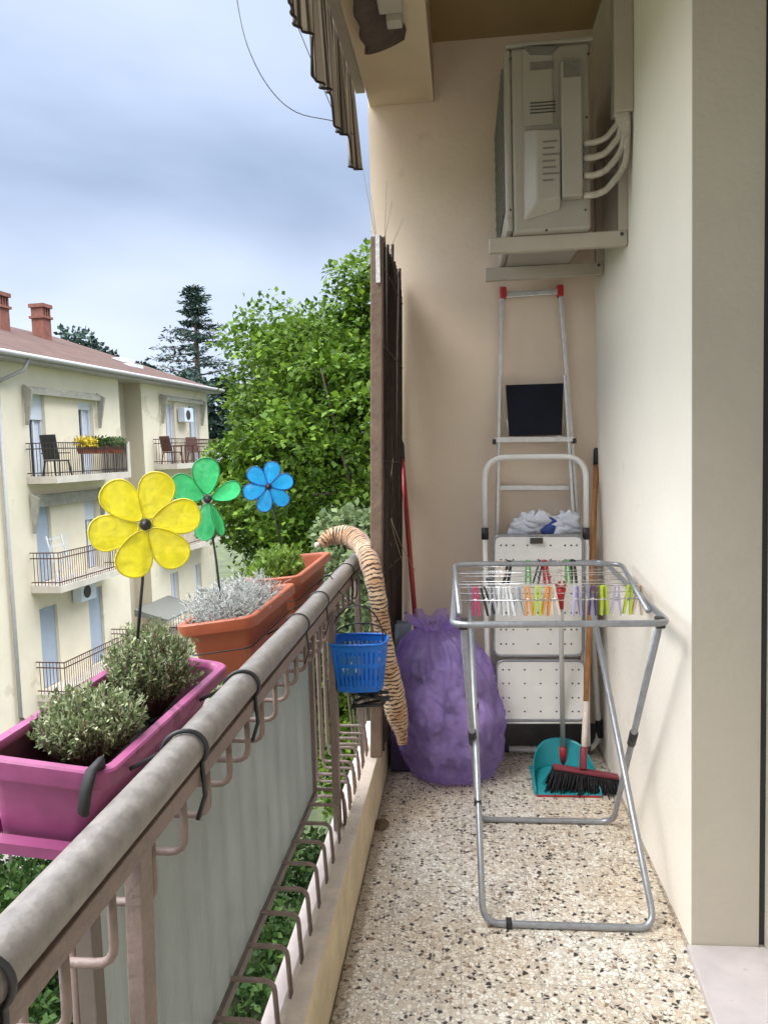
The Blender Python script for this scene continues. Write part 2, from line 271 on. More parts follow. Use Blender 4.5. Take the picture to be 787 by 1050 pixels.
mx = n.new('ShaderNodeMixRGB'); l.new(msk, mx.inputs[0]); l.new(rp.outputs[0], mx.inputs[1]); mx.inputs[2].default_value = (.06, .025, .015, 1); l.new(mx.outputs[0], b.inputs['Base Color'])
b.inputs['Roughness'].default_value = .9; b.inputs['Sheen Weight'].default_value = .4
bn = n.new('ShaderNodeTexNoise'); bn.inputs['Scale'].default_value = 260; l.new(tcn.outputs['Object'], bn.inputs['Vector']); bp = n.new('ShaderNodeBump'); bp.inputs['Strength'].default_value = .6; bp.inputs['Distance'].default_value = .006; l.new(bn.outputs[0], bp.inputs['Height']); l.new(bp.outputs[0], b.inputs['Normal'])
# striped awning cloth
m, t, n, l, b = nodes('striped_awning_cloth'); M['fabric'] = m
tcn = n.new('ShaderNodeTexCoord'); sp = n.new('ShaderNodeSeparateXYZ'); l.new(tcn.outputs['Object'], sp.inputs[0])
fr = nmath(t, 'FRACT', nmath(t, 'MULTIPLY', sp.outputs[1], 6.2)); rp = n.new('ShaderNodeValToRGB'); l.new(fr, rp.inputs[0]); rp.color_ramp.interpolation = 'CONSTANT'
els = rp.color_ramp.elements; els[0].color = (.50, .44, .37, 1); els[1].position = .32; els[1].color = (.11, .085, .07, 1)
for p, c in ((.46, (.34, .29, .24)), (.6, (.07, .05, .04)), (.68, (.66, .60, .52)), (.9, (.17, .135, .11))): q = els.new(p); q.color = (*c, 1)
l.new(rp.outputs[0], b.inputs['Base Color']); b.inputs['Roughness'].default_value = .9
tl = n.new('ShaderNodeBsdfTranslucent'); l.new(rp.outputs[0], tl.inputs[0]); mx = n.new('ShaderNodeMixShader'); mx.inputs[0].default_value = .3; l.new(b.outputs[0], mx.inputs[1]); l.new(tl.outputs[0], mx.inputs[2]); l.new(mx.outputs[0], n['Material Output'].inputs[0])
M['awntrim'] = mat('dark_awning_trim', (.03, .02, .018), .8)
# roof tiles
m, t, n, l, b = nodes('clay_roof_tiles'); M['roof'] = m
tcn = n.new('ShaderNodeTexCoord'); nz = n.new('ShaderNodeTexNoise'); nz.inputs['Scale'].default_value = 1.3; nz.inputs['Detail'].default_value = 9; nz.inputs['Roughness'].default_value = .7; l.new(tcn.outputs['Object'], nz.inputs['Vector'])
rp = n.new('ShaderNodeValToRGB'); l.new(nz.outputs[0], rp.inputs[0]); rp.color_ramp.elements[0].position = .3; rp.color_ramp.elements[0].color = (.065, .033, .025, 1); rp.color_ramp.elements[1].position = .7; rp.color_ramp.elements[1].color = (.135, .066, .048, 1)
wv = n.new('ShaderNodeTexWave'); wv.bands_direction = 'Y'; wv.inputs['Scale'].default_value = 1.6; l.new(tcn.outputs['Object'], wv.inputs['Vector'])
mx = n.new('ShaderNodeMixRGB'); mx.blend_type = 'MULTIPLY'; mx.inputs[0].default_value = .35; l.new(rp.outputs[0], mx.inputs[1]); l.new(wv.outputs[0], mx.inputs[2])
bp = n.new('ShaderNodeBump'); bp.inputs['Strength'].default_value = .8; bp.inputs['Distance'].default_value = .08; l.new(wv.outputs[0], bp.inputs['Height']); l.new(bp.outputs[0], b.inputs['Normal'])
l.new(mx.outputs[0], b.inputs['Base Color']); b.inputs['Roughness'].default_value = .9

# ------------------------------------------------------------------ mesh builder
class MB:
    def __init__(s, xf=None): s.v = []; s.f = []; s.sm = []; s.at = []; s.xf = xf
    def add(s, vs, fs, smooth=False, att=None):
        o = len(s.v)
        s.v += [tuple(s.xf(Vector(p))) if s.xf else tuple(p) for p in vs]
        s.f += [tuple(i+o for i in f) for f in fs]; s.sm += [smooth]*len(fs); s.at += (att if att is not None else [0.0]*len(vs)); return s
    def box(s, x0, x1, y0, y1, z0, z1):
        return s.add([(x0, y0, z0), (x1, y0, z0), (x1, y1, z0), (x0, y1, z0), (x0, y0, z1), (x1, y0, z1), (x1, y1, z1), (x0, y1, z1)],
                     [(0, 3, 2, 1), (4, 5, 6, 7), (0, 1, 5, 4), (1, 2, 6, 5), (2, 3, 7, 6), (3, 0, 4, 7)])
    def hexa(s, b4, t4):
        return s.add(list(b4)+list(t4), [(0, 3, 2, 1), (4, 5, 6, 7), (0, 1, 5, 4), (1, 2, 6, 5), (2, 3, 7, 6), (3, 0, 4, 7)])
    def bar(s, a, b, w_, h_, up=(0, 0, 1)):
        a, b = Vector(a), Vector(b); d = (b-a).normalized(); sd_ = d.cross(Vector(up))
        if sd_.length < 1e-4: sd_ = d.cross(Vector((0, 1, 0)))
        sd_.normalize(); u = sd_.cross(d).normalized(); p = sd_*w_/2; q = u*h_/2
        return s.hexa((a-p-q, a+p-q, a+p+q, a-p+q), (b-p-q, b+p-q, b+p+q, b-p+q))
    def tube(s, pts, r, n=10, closed=False, att=False, flat=1.0):
        pts = [Vector(p) for p in pts]; k = len(pts); rs = r if isinstance(r, (list, tuple)) else [r]*k
        vs = []; at_ = []; acc = 0; prev = None
        for i, p in enumerate(pts):
            a = pts[(i-1) % k] if (closed or i > 0) else p; c = pts[(i+1) % k] if (closed or i < k-1) else p
            d = (c-a).normalized()
            if prev is None:
                u = d.orthogonal().normalized()
            else:
                u = prev-d*prev.dot(d); u = u.normalized() if u.length > 1e-6 else d.orthogonal().normalized()
            prev = u; v_ = d.cross(u)
            if i: acc += (p-pts[i-1]).length
            for j in range(n):
                g = 2*math.pi*j/n; vs.append(p+(u*math.cos(g)+v_*math.sin(g)*flat)*rs[i]); at_.append(acc)
        fs = []
        for i in range(k if closed else k-1):
            for j in range(n):
                a = i*n+j; b = i*n+(j+1) % n; i2 = (i+1) % k; fs.append((a, b, i2*n+(j+1) % n, i2*n+j))
        if not closed: fs += [tuple(reversed(range(n))), tuple(range((k-1)*n, k*n))]
        return s.add(vs, fs, True, at_)
    def lathe(s, c, prof, n=20, axis=None):
        c = Vector(c); ax = Vector(axis).normalized() if axis else Vector((0, 0, 1)); u = ax.orthogonal().normalized(); v_ = ax.cross(u); vs = []
        for r, z in prof:
            for j in range(n): g = 2*math.pi*j/n; vs.append(c+ax*z+(u*math.cos(g)+v_*math.sin(g))*r)
        fs = [(i*n+j, i*n+(j+1) % n, (i+1)*n+(j+1) % n, (i+1)*n+j) for i in range(len(prof)-1) for j in range(n)]
        fs += [tuple(reversed(range(n))), tuple(range((len(prof)-1)*n, len(prof)*n))]
        return s.add(vs, fs, True)
    def grid(s, fn, nu, nv, smooth=True, closeu=False):
        vs = [fn(i/(nu if closeu else nu-1), j/(nv-1)) for j in range(nv) for i in range(nu)]
        fs = [(j*nu+i, j*nu+(i+1) % nu, (j+1)*nu+(i+1) % nu, (j+1)*nu+i) for j in range(nv-1) for i in range(nu if closeu else nu-1)]
        return s.add(vs, fs, smooth)
    def prism(s, poly, dv):
        k = len(poly); dv = Vector(dv); a = [Vector(p) for p in poly]; b = [p+dv for p in a]
        return s.add(a+b, [tuple(reversed(range(k))), tuple(range(k, 2*k))]+[(i, (i+1) % k, k+(i+1) % k, k+i) for i in range(k)])
    def build(s, name, m, parent=None, origin=None, bevel=0, thick=0, sub=0, fixn=True):
        o_ = Vector(origin) if origin is not None else Vector((0, 0, 0))
        me = bpy.data.meshes.new(name); me.from_pydata([tuple(Vector(p)-o_) for p in s.v], [], s.f); me.update()
        me.polygons.foreach_set('use_smooth', s.sm)
        if any(s.at):
            a = me.attributes.new('along', 'FLOAT', 'POINT'); a.data.foreach_set('value', s.at)
        if fixn:
            bm = bmesh.new(); bm.from_mesh(me); bmesh.ops.recalc_face_normals(bm, faces=bm.faces); bm.to_mesh(me); bm.free()
        me.materials.append(m); ob = bpy.data.objects.new(name, me); col.objects.link(ob); ob.location = o_
        if thick: q = ob.modifiers.new('thick', 'SOLIDIFY'); q.thickness = thick; q.offset = 0
        if sub: q = ob.modifiers.new('sub', 'SUBSURF'); q.levels = sub; q.render_levels = sub
        if bevel: q = ob.modifiers.new('bevel', 'BEVEL'); q.width = bevel; q.segments = 2; q.limit_method = 'ANGLE'; q.angle_limit = R(40)
        if parent is not None: put(ob, parent)
        return ob
def put(ob, parent):
    p = parent; mw = Matrix.Identity(4)
    chain = []
    while p is not None: chain.append(p); p = p.parent
    for q in reversed(chain): mw = mw @ (q.matrix_parent_inverse if q.parent else Matrix.Identity(4)) @ Matrix.LocRotScale(q.location, q.rotation_euler, q.scale)
    ob.parent = parent; ob.matrix_parent_inverse = mw.inverted()
def tag(o, label=None, cat=None, group=None, kind=None):
    if label: o['label'] = label
    if cat: o['category'] = cat
    if group: o['group'] = group
    if kind: o['kind'] = kind
    return o
def thing(name, label, cat, loc, group=None):
    o = bpy.data.objects.new(name, None); col.objects.link(o); o.location = loc; o.empty_display_size = .1
    return tag(o, label, cat, group)
def struct(o): o['kind'] = 'structure'; return o
def arc(c, r, a0, a1, n, ux, uy):
    c, ux, uy = Vector(c), Vector(ux), Vector(uy)
    return [c+ux*r*math.cos(a0+(a1-a0)*i/n)+uy*r*math.sin(a0+(a1-a0)*i/n) for i in range(n+1)]
def fillet(pts, r, n=5, closed=False):
    pts = [Vector(p) for p in pts]; k = len(pts); out = []
    for i, p in enumerate(pts):
        if not closed and i in (0, k-1): out.append(p); continue
        a, c = pts[i-1], pts[(i+1) % k]; da, dc = (a-p), (c-p); rr = min(r, da.length*.45, dc.length*.45)
        p0, p2 = p+da.normalized()*rr, p+dc.normalized()*rr
        for j in range(n+1): q = j/n; out.append(p0*(1-q)**2+p*2*q*(1-q)+p2*q*q)
    return out
def fnoise(p, s_=1.0): return noise.noise(Vector(p)*s_)
def leaf_mesh(P_, D_, size, aspect=.5, fold=.25, jit=.35, flat=0):
    """one folded four-point leaf per point; P_ (n,3) bases, D_ (n,3) growth directions"""
    n_ = len(P_); D = D_/np.maximum(1e-6, np.linalg.norm(D_, axis=1, keepdims=True))
    rnd = rng.normal(size=(n_, 3))*(1-.45*flat)+np.array([0, 0, 1.3*flat]); S = np.cross(D, rnd); S /= np.maximum(1e-6, np.linalg.norm(S, axis=1, keepdims=True)); U = np.cross(S, D)
    sz = (size*(1+jit*(rng.random(n_)*2-1)))[:, None]
    a = P_; b_ = P_+D*sz*.5+S*sz*aspect*.5+U*sz*fold*.3; c = P_+D*sz-U*sz*fold*.2; d = P_+D*sz*.5-S*sz*aspect*.5+U*sz*fold*.3
    V = np.stack([a, b_, c, d], 1).reshape(-1, 3); i = np.arange(n_)*4
    F = np.stack([np.stack([i, i+1, i+2], 1), np.stack([i, i+2, i+3], 1)], 1).reshape(-1, 3)
    return V, F
def np_obj(name, V, F, m, parent=None, smooth=False):
    me = bpy.data.meshes.new(name); k = F.shape[1]
    me.vertices.add(len(V)); me.vertices.foreach_set('co', np.ascontiguousarray(V, dtype=np.float32).ravel())
    me.loops.add(F.size); me.loops.foreach_set('vertex_index', F.ravel().astype(np.int32))
    me.polygons.add(len(F)); me.polygons.foreach_set('loop_start', (np.arange(len(F))*k).astype(np.int32)); me.polygons.foreach_set('loop_total', np.full(len(F), k, dtype=np.int32))
    me.update(calc_edges=True); me.materials.append(m); o = bpy.data.objects.new(name, me); col.objects.link(o)
    if parent is not None: put(o, parent)
    return o
def unit(n_):
    v = rng.normal(size=(n_, 3)); return v/np.linalg.norm(v, axis=1, keepdims=True)
def clump_cloud(centres, radii, per, leaf, dome=False, **k):
    P_ = []; D_ = []
    for c, r in zip(centres, radii):
        u = unit(per); rr = r*(rng.random(per)**.45)[:, None]; 
        if dome: u[:, 2] = np.where(rng.random(per) < .6, np.abs(u[:, 2])*.9-.15, u[:, 2]); rr = r*(.45+.55*rng.random(per))[:, None]
        p = np.array(c)+u*rr*np.array([1, 1, .75]); P_.append(p)
        d = u*.8+rng.normal(size=(per, 3))*.55+np.array([0, 0, -.15])
        D_.append(d)
    return leaf_mesh(np.concatenate(P_), np.concatenate(D_), leaf, **k)

# ================================================================== SETTING
GZ = -8.6
struct(MB().box(-320, 320, -120, 520, GZ-.5, GZ).build('ground', M['grass']))
struct(MB().box(-9.6, -4.9, -40, 120, GZ-.1, GZ+.008).build('road', M['asphalt']))
struct(MB().box(-11.9, -9.6, -40, 120, GZ-.1, GZ+.12).build('pavement', M['pave']))
WX, WY = .615, 3.70
struct(MB().box(-.37, 1.6, -4.6, WY, -.25, 0).build('balcony_floor', M['terrazzo']))
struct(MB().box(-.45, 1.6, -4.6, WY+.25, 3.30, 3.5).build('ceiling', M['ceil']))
t = thing('wall', 'cream end wall closing off the far end of the balcony', 'wall', (0, WY, 0))
MB().box(-.405, 1.6, WY, WY+.25, -3.2, 3.3).build('wall_surface', M['endwall'], t)
MB().box(-.36, WX-.002, WY-.012, WY-.0005, .0005, .11).build('wall_foot_strip', M['footstrip'], t)  # dark strip along the foot of the end wall
MB().box(-.395, -.10, -4.6, WY-.001, 3.04, 3.298).build('beam', M['beam'], t)
t = thing('wall', 'white side wall of the balcony with a grey return beside the doorway', 'wall', (WX, 2.9, 0))
MB().box(WX, 1.6, 2.178, WY-.001, .0005, 3.298).build('wall_surface', M['sidewall'], t)
MB().box(WX, .797, 2.17, 2.1765, .0, 3.298).build('wall_return', M['reveal'], t)
tag(MB().box(-.40, 1.6, -4.9, -4.601, -.25, 3.3).build('wall', M['endwall'], origin=(.5, -4.75, 0)), 'unseen cream end wall added behind the viewer to keep light off the return', 'wall')  # unseen wall added to block light from behind on the wall return
t = thing('door_frame', 'beige door frame standing at the right edge beside a dark gap', 'door frame', (.83, 2.1, 0))
MB().box(.797, .813, 2.174, 2.1775, .022, 3.29).build('gap_strip', M['black'], t)  # black strip filling the dark gap beside the jamb
MB().box(.814, .90, 2.05, 2.177, .022, 3.29).build('jamb', M['shutterstrip'], t)
MB().box(.86, 1.6, -4.6, 2.05, .022, 3.29).build('shutter', M['shutterstrip'], t)
m_ = MB().prism([(.600, 2.169, -.02), (.56, 1.4, -.02), (.56, -4.6, -.02), (1.6, -4.6, -.02), (1.6, 2.169, -.02)], (0, 0, .04))
tag(m_.build('threshold', M['sill'], origin=(.7, 1.2, .02), bevel=.004), 'pale marble door threshold beside the terrazzo floor', 'threshold')
# kerb with outer marble ledge
t = thing('kerb', 'low plastered kerb running along the foot of the railing', 'kerb', (-.4, 1, 0))
MB().hexa(((-.425, -4.6, -.25), (-.3702, -4.6, -.25), (-.3702, WY-.001, -.25), (-.425, WY-.001, -.25)), ((-.425, -4.6, .195), (-.376, -4.6, .207), (-.376, WY-.001, .207), (-.425, WY-.001, .195))).build('kerb_wall', M['kerb'], t, bevel=.006)
MB().box(-.418, -.374, -4.6, WY-.002, .2075, .2125).build('cap', M['kerbtop'], t, bevel=.002)
MB().box(-.462, -.4255, -4.6, WY-.002, -.25, .13).build('footing', M['kerbtop'], t)
MB().box(-.505, -.4625, -4.6, WY-.002, -.25, .115).build('marble_edge', M['marble'], t)
tag(MB().grid(lambda u, v: Vector((-.352+.034*math.cos(u*6.28)*v*(1+.3*fnoise((u*5, v, 1))), 2.87+.05*math.sin(u*6.28)*v, .002+.012*(1-v)+.006*abs(fnoise((u*7, v*3, 2))))), 14, 5, closeu=True).build('dry_leaf', M['twig'], origin=(-.352, 2.87, 0)), 'small dark dead leaf lying on the floor against the kerb', 'leaf')

# ================================================================== RAILING
RX, RZ = -.475, .980
def RXf(y): return -.443-.0098*y
rail = thing('railing', 'worn grey metal balcony railing with bent bars and a frosted glass panel', 'railing', (RX, 1, .13))
YE = 3.36
pts = [(RXf(y), y, RZ+.0015*math.sin(y*5)) for y in np.linspace(-4.5, YE, 60)]
MB().tube(pts, .0288, 20).build('handrail', M['handrail'], rail)
MB().hexa(((RXf(-4.5)-.021, -4.5, .926), (RXf(-4.5)+.023, -4.5, .926), (RXf(3.35)+.023, 3.35, .926), (RXf(3.35)-.021, 3.35, .926)), ((RXf(-4.5)-.021, -4.5, .9535), (RXf(-4.5)+.023, -4.5, .9535), (RXf(3.35)+.023, 3.35, .9535), (RXf(3.35)-.021, 3.35, .9535))).build('flat_rail', M['railpaint'], rail, bevel=.002)
for y in (-3.4, -1.8, .46, .97, 2.60, 3.30):
    MB().hexa(((RX-.009, y-.02, .12), (RX+.015, y-.02, .12), (RX+.015, y+.02, .12), (RX-.009, y+.02, .12)), ((RXf(y)-.012, y-.02, .9255), (RXf(y)+.012, y-.02, .9255), (RXf(y)+.012, y+.02, .9255), (RXf(y)-.012, y+.02, .9255))).build('post', M['railpaint'], rail, bevel=.002)
OX = -.572
ys = [1.0+.1235*i+.004*math.sin(i*2.1) for i in range(-12, 22)]
for i, y in enumerate(ys):
    if abs(y-.97) < .03 or abs(y-.46) < .03 or y < -.3: continue
    if y > YE-.05: continue
    zt, zb = .828+.006*math.sin(i), .262+.004*math.sin(i*3)
    p = [(RXf(y)+.006, y, .926), (RXf(y)+.006, y, zt), (OX, y, zt), (OX, y, zb), (-.452, y, zb), (-.446, y, .125)]
    MB().tube(fillet(p, .026, 4), .0062, 8).build('baluster', M['bars'], rail)
for k, y in enumerate([2.66+.062*i for i in range(11)]):       # the open stretch beyond the glass has bars twice as dense
    p = [(RXf(y)-.006, y, .926), (OX-.004, y, .80), (OX-.004, y, .21), (-.456, y, .21), (-.452, y, .125)]
    if k % 2 == 0: MB().tube(fillet(p, .024, 4), .0058, 8).build('baluster', M['bars'], rail)
gl = MB().box(-.556, -.550, 1.03, 2.57, .265, .89).build('glass_panel', M['frost'], rail)
f = MB()
f.box(-.566, -.540, 1.0, 2.60, .235, .262); f.box(-.566, -.540, 2.575, 2.60, .263, .905); f.box(-.566, -.540, .995, 1.025, .263, .86)
f.build('glass_frame', M['framebar'], gl, bevel=.002)
MB().box(-.60, -.52, .40, .53, .60, .604).build('bracket', M['railpaint'], rail)

# ================================================================== WIRE TIES
def railY(px, py): # point on the top of the rail seen at this place
    v = ROT @ np.array([(px-CX)/FPX, (py-CY)/FPX, 1.0]); return v[1]*((1.01-EYE)/v[2])
ties = [(213, 752, .004, 'thick black tie over the rail beside the middle of the pink planter', 1),
        (262, 690, .004, 'thick black cable tie looped over the rail at the far end of the pink planter', 1),
        (307, 630, .0022, 'thin black wire over the rail where the two orange planters meet', 0),
        (328, 607, .0022, 'thin black wire over the rail above the blue basket', 0),
        (358, 578, .0022, 'thin black wire over the rail next to the tiger plush', 0),
        (2, 985, .004, 'black cable tie hanging over the rail in the bottom left corner', 0)]
for px, py, r, lab, tail in ties:
    y = railY(px, py); rr = .0288+r; X_ = RXf(y)
    p = [(X_+rr*1.02*math.sin(a), y+.012*math.sin(a), RZ+rr*1.02*math.cos(a)) for a in np.linspace(-1.5, 2.3, 16)]
    p = [(p[0][0]-.045, y-.03, p[0][2]-.02)] + p + [(p[-1][0]+.006, y+.0, p[-1][2]-.05), (p[-1][0]-.004, y-.012, p[-1][2]-.085)]
    tag(MB().tube(p, r, 6).build('cable_tie', M['black'], origin=(RX, y, RZ+.04)), lab, 'cable tie', 'black ties around the handrail')

# ================================================================== PLANTERS
def rrect(a, b_, r, n_=5):
    out = []
    for cx, cy, a0 in ((a-r, b_-r, 0), (-a+r, b_-r, 90), (-a+r, -b_+r, 180), (a-r, -b_+r, 270)):
        for i in range(n_+1): g = R(a0+90*i/n_); out.append((cx+r*math.cos(g), cy+r*math.sin(g)))
    return out
def planter(label, c, W, Ln, D, tilt, skew, m, rings=True, yaw=0, soil=.09, band=None):
    """c: middle of the rim. x across, y along; tilt lifts the street side"""
    root = thing('planter', label, 'planter', (c[0], c[1], c[2]-D), 'plastic planters hung on the outside of the railing')
    ct, st_ = math.cos(tilt), math.sin(tilt); cy_, sy_ = math.cos(yaw), math.sin(yaw)
    def xf(p):
        x, y, z = p; y = y+skew*x; X = x*ct+z*st_; Z = -x*st_+z*ct
        return Vector((c[0]+X*cy_-y*sy_, c[1]+X*sy_+y*cy_, c[2]+Z))
    def shell(prof, name, par, mm, close=False):
        mb = MB(xf); rings_ = [[(x, y, z) for x, y in rrect(W/2-ins, Ln/2-ins, max(.008, .032-ins*.3))] for ins, z in prof]; k = len(rings_[0])
        vs = [p for r_ in rings_ for p in r_]; fs = [(i*k+j, i*k+(j+1) % k, (i+1)*k+(j+1) % k, (i+1)*k+j) for i in range(len(prof)-1) for j in range(k)]
        if close: fs.append(tuple(range(k)))
        mb.add(vs, fs, True); o = mb.build(name, mm, par)
        q = o.modifiers.new('es', 'EDGE_SPLIT'); q.split_angle = R(35); return o
    ins_b = .045
    shell([(ins_b, -D), (ins_b-.004, -D+.01), (.024, -.055), (.018, -.024), (.0195, -.023)], 'body', root, m)
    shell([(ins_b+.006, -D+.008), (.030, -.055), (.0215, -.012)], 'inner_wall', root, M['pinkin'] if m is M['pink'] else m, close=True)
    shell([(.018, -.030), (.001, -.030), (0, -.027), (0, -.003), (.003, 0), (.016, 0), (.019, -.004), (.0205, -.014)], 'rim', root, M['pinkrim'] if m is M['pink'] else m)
    if band: shell([(ins_b-.012, -D+.0), (ins_b-.034, -D+.0), (ins_b-.036, -D+.018), (ins_b-.020, -D+.024)], 'base_lip', root, m)
    mb = MB(xf); mb.grid(lambda u, v: Vector(((u-.5)*(W-.082), (v-.5)*(Ln-.082), -soil+.012*fnoise((u*8, v*16, 3)))), 14, 30); mb.build('soil', M['soil'], root)
    return root, xf
pink, pxf = planter('magenta pink planter with two leafy bushes, nearest on the rail', (-.632, 1.34, 1.005), .205, .60, .15, R(12), .18, M['pink'], band=True)
# black strap over the near corner
MB(pxf).tube([(.076, -.305, -.06), (.078, -.312, -.02), (.079, -.306, .006), (.080, -.286, .008), (.082, -.276, -.02)], .007, 8, flat=1.9).build('strap', M['rubber'], pink)
or1, o1xf = planter('orange planter holding silver wiry plant, middle one of the row', (-.632, 2.10, 1.035), .20, .50, .16, R(-6), .12, M['orange'])
or2, o2xf = planter('orange planter with fresh green herb, farthest along the rail', (-.628, 2.72, 1.048), .19, .60, .16, R(-4), 0, M['orange'])
for xf_, rt, Ln in ((o1xf, or1, .5), (o2xf, or2, .6)):       # dark wire band round the box
    MB(xf_).tube([(x, y, -.082) for x, y in rrect(.096-.019, Ln/2-.0185, .02)], .002, 5, closed=True).build('wire_band', M['black'], rt)

# plants
def bush(label, c, rad, nst, leaf, kinds, name='shrub', up=.4, base=None):
    base = Vector(base if base else (c[0], c[1], c[2]-rad[2]*1.1)); root = thing(name, label, 'plant', base)
    P_ = []; D_ = []; st_ = MB(); tips = []
    for i in range(nst):
        u = unit(1)[0]; u[2] = abs(u[2])*1.1-.25; u /= np.linalg.norm(u); k = (.60+.46*rng.random()+(.16 if i % 17 == 0 else 0))*(1+.30*noise.noise(Vector(u*2.2+np.array(c)*9)))
        tip = np.array(c)+u*np.array(rad)*k; tips.append(tip)
        b_ = np.array(base)+np.array([u[0]*.02, u[1]*.02, 0]); mid = (b_+tip)/2+np.array([u[0], u[1], .3])*.012
        if i % 3 == 0: st_.tube([b_, mid, tip], [.0016, .0013, .0008], 4)
        m_ = rng.integers(15, 22); q = rng.random(m_)**.7
        p = b_*((1-q)**2)[:, None]+mid*(2*q*(1-q))[:, None]+tip*(q*q)[:, None]; keep = q > .45
        p = p[keep]; d = (tip-b_)/np.linalg.norm(tip-b_)*.8+rng.normal(size=(len(p), 3))*.75+np.array([0, 0, up]); P_.append(p); D_.append(d)
    P_ = np.concatenate(P_); D_ = np.concatenate(D_); sel = rng.random(len(P_)) < kinds[1]
    V, F = leaf_mesh(P_[~sel], D_[~sel], leaf, aspect=.42); np_obj('foliage', V, F, kinds[0], root)
    if kinds[1] > 0: V, F = leaf_mesh(P_[sel], D_[sel], leaf*.9, aspect=.42); np_obj('pale_foliage', V, F, kinds[2], root)
    st_.build('stem', M['twig'], root); return root
bush('rounded variegated bush at the back of the pink planter', (-.640, 1.47, 1.030), (.080, .098, .082), 1400, .0105, (M['varleaf'], .32, M['leafpale']), base=(-.640, 1.47, .93))
bush('lower spreading variegated bush at the front of the pink planter', (-.640, 1.215, 1.012), (.086, .090, .050), 1250, .0105, (M['varleaf'], .36, M['leafpale']), base=(-.640, 1.215, .93))
bush('fresh yellow green herb growing in the far orange planter', (-.655, 2.62, 1.052), (.08, .2, .075), 260, .020, (M['herb'], 0, None), name='herb', base=(-.64, 2.62, 1.0))
sil = thing('shrub', 'silver grey wiry plant filling the middle orange planter', 'plant', (-.64, 2.08, 1.0))
mb = MB()
for i in range(900):
    b_ = Vector((-.64+rng.uniform(-.05, .045), 2.08+rng.uniform(-.17, .17), .99)); p = [b_]; d = Vector((rng.normal()*.5, rng.normal()*.5, .95)).normalized()
    Ls = .013+.010*rng.random()
    for k in range(6):
        d = (d+Vector(rng.normal(size=3))*.38+Vector((0, 0, .0))).normalized(); d.z = max(d.z, .12 if p[-1].z > 1.05 else .55); p.append(p[-1]+d*Ls)
    mb.tube(p, [.0014]*4+[.0012, .0009, .0007], 4)
    for k in (2, 3, 4, 5):
        d2 = (d+Vector(rng.normal(size=3))*.9).normalized(); d2.z = abs(d2.z); mb.tube([p[k], p[k]+d2*Ls*.8], [.0013, .0007], 3)
mb.build('stem', M['silver'], sil, fixn=False)

# ================================================================== PINWHEELS
def pinwheel(label, hub, foot, rad, m, me_, ang0, twists, nrm, wid=.60, scales=None, angs=None):
    root = thing('pinwheel', label, 'garden pinwheel', foot, 'flower pinwheels standing in the planters')
    hub, foot = Vector(hub), Vector(foot); n_ = Vector(nrm).normalized(); ux = Vector((0, 0, 1)).cross(n_).normalized(); uy = n_.cross(ux)
    MB().tube([foot, foot.lerp(hub, .5)+Vector((.002, 0, 0)), hub-n_*.012], .0032, 8).build('stem', M['black'], root)
    h = MB(); h.lathe(hub-n_*.016, [(.001, 0), (.010, .001), (.011, .012), (.009, .020), (.004, .025), (.001, .026)], 16, n_); hb = h.build('hub', M['black'], root)
    MB().lathe(hub-n_*.008, [(.0115, 0), (.0155, .0005), (.0155, .003), (.0115, .0035)], 18, n_).build('collar', M['whitemetal'], hb)
    for k, tw in enumerate(twists):
        if tw is None: continue
        a = R(angs[k] if angs else ang0+60*k); d = ux*math.cos(a)+uy*math.sin(a); s_ = -ux*math.sin(a)+uy*math.cos(a)
        s_ = s_*math.cos(R(tw))+n_*math.sin(R(tw)); nn = d.cross(s_)
        rk = rad*(scales[k] if scales else 1)
        def outl(q):
            g = 2*math.pi*q; x = .56-.44*math.cos(g); y = .5*wid*math.sin(g)*(.42+.62*min(1, max(0, x)))*1.05
            return x, y
        def pt(u, v):
            x, y = outl(u); x = .56+(x-.56)*v; y *= v
            bulge = .10*(1-v*v)+.012*math.sin(v*22)
            return hub+d*x*rk+s_*y*rk+nn*bulge*rk*.6
        p = MB().grid(pt, 28, 9, closeu=True).build('petal', m, root)
        MB().tube([hub+d*outl(j/28)[0]*rk+s_*outl(j/28)[1]*rk for j in range(28)], .0018, 5, closed=True).build('edging', me_, p)
pinwheel('large yellow flower pinwheel in the pink planter, nearest of three', at(149, 538, 1.43), at(141, 655, 1.43), .105, M['petal_yellow'], M['edge_yellow'], 10, [8, -6, 10, 6, -8, 8], (.40, -1, .05), wid=.76)
pinwheel('green flower pinwheel in the middle orange planter', at(213, 512, 1.98), at(229, 640, 1.98), .110, M['petal_green'], M['edge_green'], 22, [22, 8, 30, 60, -60], (.62, -1, -.10), wid=.80, scales=[.98, 1, .85, 1.0, .95], angs=[152, 92, 18, 262, 292])
pinwheel('small blue flower pinwheel in the far orange planter', at(275, 499, 2.72), at(291, 575, 2.72), .092, M['petal_blue'], M['edge_blue'], 15, [15, -10, 8, 10, 25, -20], (.25, -1, .05), wid=.76)

